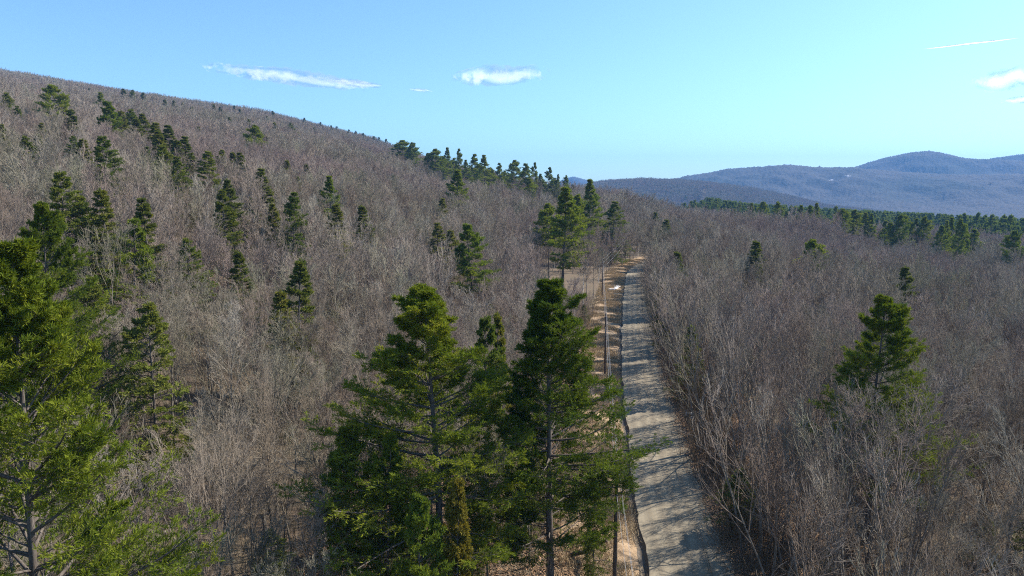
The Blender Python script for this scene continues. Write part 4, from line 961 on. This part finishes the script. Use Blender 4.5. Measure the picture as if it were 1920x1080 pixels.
# ------------------------------------------------------------------ power line
def cyl(P, r0, r1, sides=12, mat=None, name='pole', parent=None, cap=True):
    P = np.asarray(P, float)[None]; K = P.shape[1]; g = Geo(); g.tube(P, np.linspace(r0, r1, K)[None], sides)
    V = np.concatenate(g.V); fl = [np.concatenate(g.F[4])]
    me = bpy.data.meshes.new(name); faces = [tuple(f) for f in fl[0]]
    if cap: faces += [tuple(range(sides))[::-1], tuple(range((K-1)*sides, K*sides))]
    me.from_pydata([tuple(v) for v in V], [], faces); me.materials.append(mat); o = link(bpy.data.objects.new(name, me), parent); return o
poles = []
x1, y1 = hit(1152, 1108, zsolid); x2, y2 = hit(1134, 702, zsolid); x3, y3 = hit(1129, 556, zsolid)
def upole(x, y, label, h=9.4, lean=0.0):
    z = float(zroad(y))+.05; e = bpy.data.objects.new('utility_pole', None); scene.collection.objects.link(e); e.location = (x, y, z); e.rotation_euler = (0, lean, 0); tag(e, label, 'utility pole', 'utility poles along the verge')
    cyl([(0, 0, -.6), (0, 0, h*.5), (0, 0, h)], .17, .11, 12, M['pole_wood'], 'post', e)
    for dx in (.16, -.16):
        cyl([(dx, 0, h-.75), (dx, 0, h-.55)], .035, .05, 8, M['ceramic'], 'insulator', e)
    i_ = cyl([(0, 0, h), (0, 0, h+.2)], .05, .035, 8, M['ceramic'], 'insulator', e)
    cyl([(.0, -.14, h-2.2), (.0, -.14, h-2.05)], .05, .05, 8, M['ceramic'], 'bracket', e)
    return (x, y, z, h)
ya = y1-48; xa = x1-(xroad(y1)-xroad(ya))
PL = [upole(x1, y1, 'nearest wooden utility pole, running off the bottom of the picture beside the ditch'), upole(x2, y2, 'second wooden utility pole, half hidden by pine branches'), upole(x3, y3, 'third wooden utility pole, standing in dead grass near the snow patch')]
yb = y3+75; PL.append(upole(xroad(yb)-9.0, yb, 'farthest wooden utility pole, among the trees where the road disappears'))
PL = [(xa, ya, float(zroad(ya)), 9.4)]+PL
def wire(off, zoff, rad, label):
    rad *= .45
    P = []
    for a, b in zip(PL[:-1], PL[1:]):
        for i in range(12):
            t = i/12; P.append((a[0]+(b[0]-a[0])*t+off, a[1]+(b[1]-a[1])*t, (a[2]+a[3])*(1-t)+(b[2]+b[3])*t+zoff-3.2*t*(1-t)*.5))
    b = PL[-1]; P.append((b[0]+off, b[1], b[2]+b[3]+zoff)); o = cyl(P, rad, rad, 5, M['wire'], 'power_line'); tag(o, label, 'power line')
wire(0.0, .2, .016, 'top bare wire strung along the pole tops'); wire(.16, -.55, .014, 'thin wire hung on the road side of the poles'); wire(0.0, -2.05, .022, 'thicker communication cable hung lowest on the poles')

# leaning dead trunk, fallen logs
def log(p0, p1, r0, r1, label, name='fallen_log', mat='bark_grey', cat='log'):
    p0 = np.array(p0, float); p1 = np.array(p1, float); k = 7; P = [p0+(p1-p0)*i/k+np.array([0, 0, .12*math.sin(i*1.3)]) for i in range(k+1)]
    o = cyl(P, r0, r1, 9, M[mat], name); tag(o, label, cat); return o
x0, y0 = hit(1062, 1045, zsolid); dx, dy, t = ray(1140, 945); d = 47.5
log((x0, y0, zsolid(x0, y0)-.2), (dx*(d+1.5), dy*(d+1.5), zsolid(x0, y0)+2.3), .19, .13, 'dead brown trunk leaning diagonally across the grassy verge', 'leaning_trunk', 'pole_wood', 'dead trunk')
fl = [(420, 935), (500, 1010), (240, 1040), (640, 1040), (1620, 1000), (330, 760), (1450, 1040)]
fd = ['left of the shaded foreground woods', 'at the bottom of the bare woods', 'under the huge corner pine', 'below the broad foreground pine', 'in the woods at the lower right', 'beside the yellow green hemlock', 'on the ground right of the road shadow']
for (a, b), t_ in zip(fl, fd):
    x, y = hit(a, b, zsolid); an = random.uniform(0, 3.14); L = random.uniform(2.5, 5); xx, yy = x+math.cos(an)*L, y+math.sin(an)*L
    log((x, y, zsolid(x, y)+.12), (xx, yy, zsolid(xx, yy)+.12), .16, .08, 'fallen grey log lying '+t_)

# snow, water, pale rocks
def blob(name, x, y, rx, ry, h, mat, label, cat, seed, z=None, rot=0.0):
    rg = np.random.default_rng(seed); n, k = 7, 26; V = []; ph = rg.uniform(0, 6.28, 4)
    for i in range(n+1):
        f = i/n
        for j in range(k):
            a = 2*math.pi*j/k; q = 1+.18*math.sin(2*a+ph[0])+.12*math.sin(3*a+ph[1])+.1*math.sin(5*a+ph[2])+.06*math.sin(9*a+ph[3])
            X_, Y_ = math.cos(a)*f*rx*q, math.sin(a)*f*ry*q; V.append((X_*math.cos(rot)-Y_*math.sin(rot), X_*math.sin(rot)+Y_*math.cos(rot), h*(1-f*f)**.7*(1+.2*math.sin(7*f+3*a)) if h else 0))
    Fc = [(i*k+j, (i+1)*k+j, (i+1)*k+(j+1)%k, i*k+(j+1)%k) for i in range(n) for j in range(k)]
    me = bpy.data.meshes.new(name); me.from_pydata(V, [], Fc); me.materials.append(M[mat]); me.polygons.foreach_set('use_smooth', np.ones(len(Fc), bool)); o = link(bpy.data.objects.new(name, me))
    o.location = (x, y, (zroad(y)+0.0 if z is None else z)); tag(o, label, cat); return o
x, y = hit(1156, 538); blob('snow_patch', x, y, 1.1, 3.6, .25, 'snow', 'bright leftover snow patch between the third pole and the road', 'snow', 1, z=float(zroad(y))+.0, rot=-.3)
x, y = hit(1150, 541); blob('snow_patch', x-1.0, y-2.6, 1.0, 1.4, .2, 'snow', 'smaller snow patch just below the bright one', 'snow', 2, z=float(zroad(y))+.05)
for (a, b, s_, t_) in ((1276, 744, .45, 'upper pale boulder at the right edge of the road'), (1292, 781, .55, 'larger pale boulder at the right edge of the road'), (1297, 787, .4, 'smallest pale stone touching the larger boulder')):
    x, y = hit(a, b); rg_ = np.random.default_rng(int(s_*100))
    me = bpy.data.meshes.new('boulder'); import bmesh
    bm = bmesh.new(); bmesh.ops.create_icosphere(bm, subdivisions=2, radius=s_)
    for v in bm.verts: v.co *= 1+rg_.normal(0, .09); v.co.z *= .7
    bm.to_mesh(me); bm.free(); me.materials.append(M['rock']); o = link(bpy.data.objects.new('boulder', me)); o.location = (x, y, float(zroad(y))+s_*.3); tag(o, t_, 'boulder')
x, y = hit(1155, 728); yc = y
blob('puddle', xroad(yc)-4.6, yc, .75, 2.6, 0, 'water', 'dark puddle reflecting the sky in the ditch beside the road shadow', 'puddle', 5, z=float(zroad(yc))-.09)
# culvert-side widening where the puddle lies
print('objects', len(scene.objects))
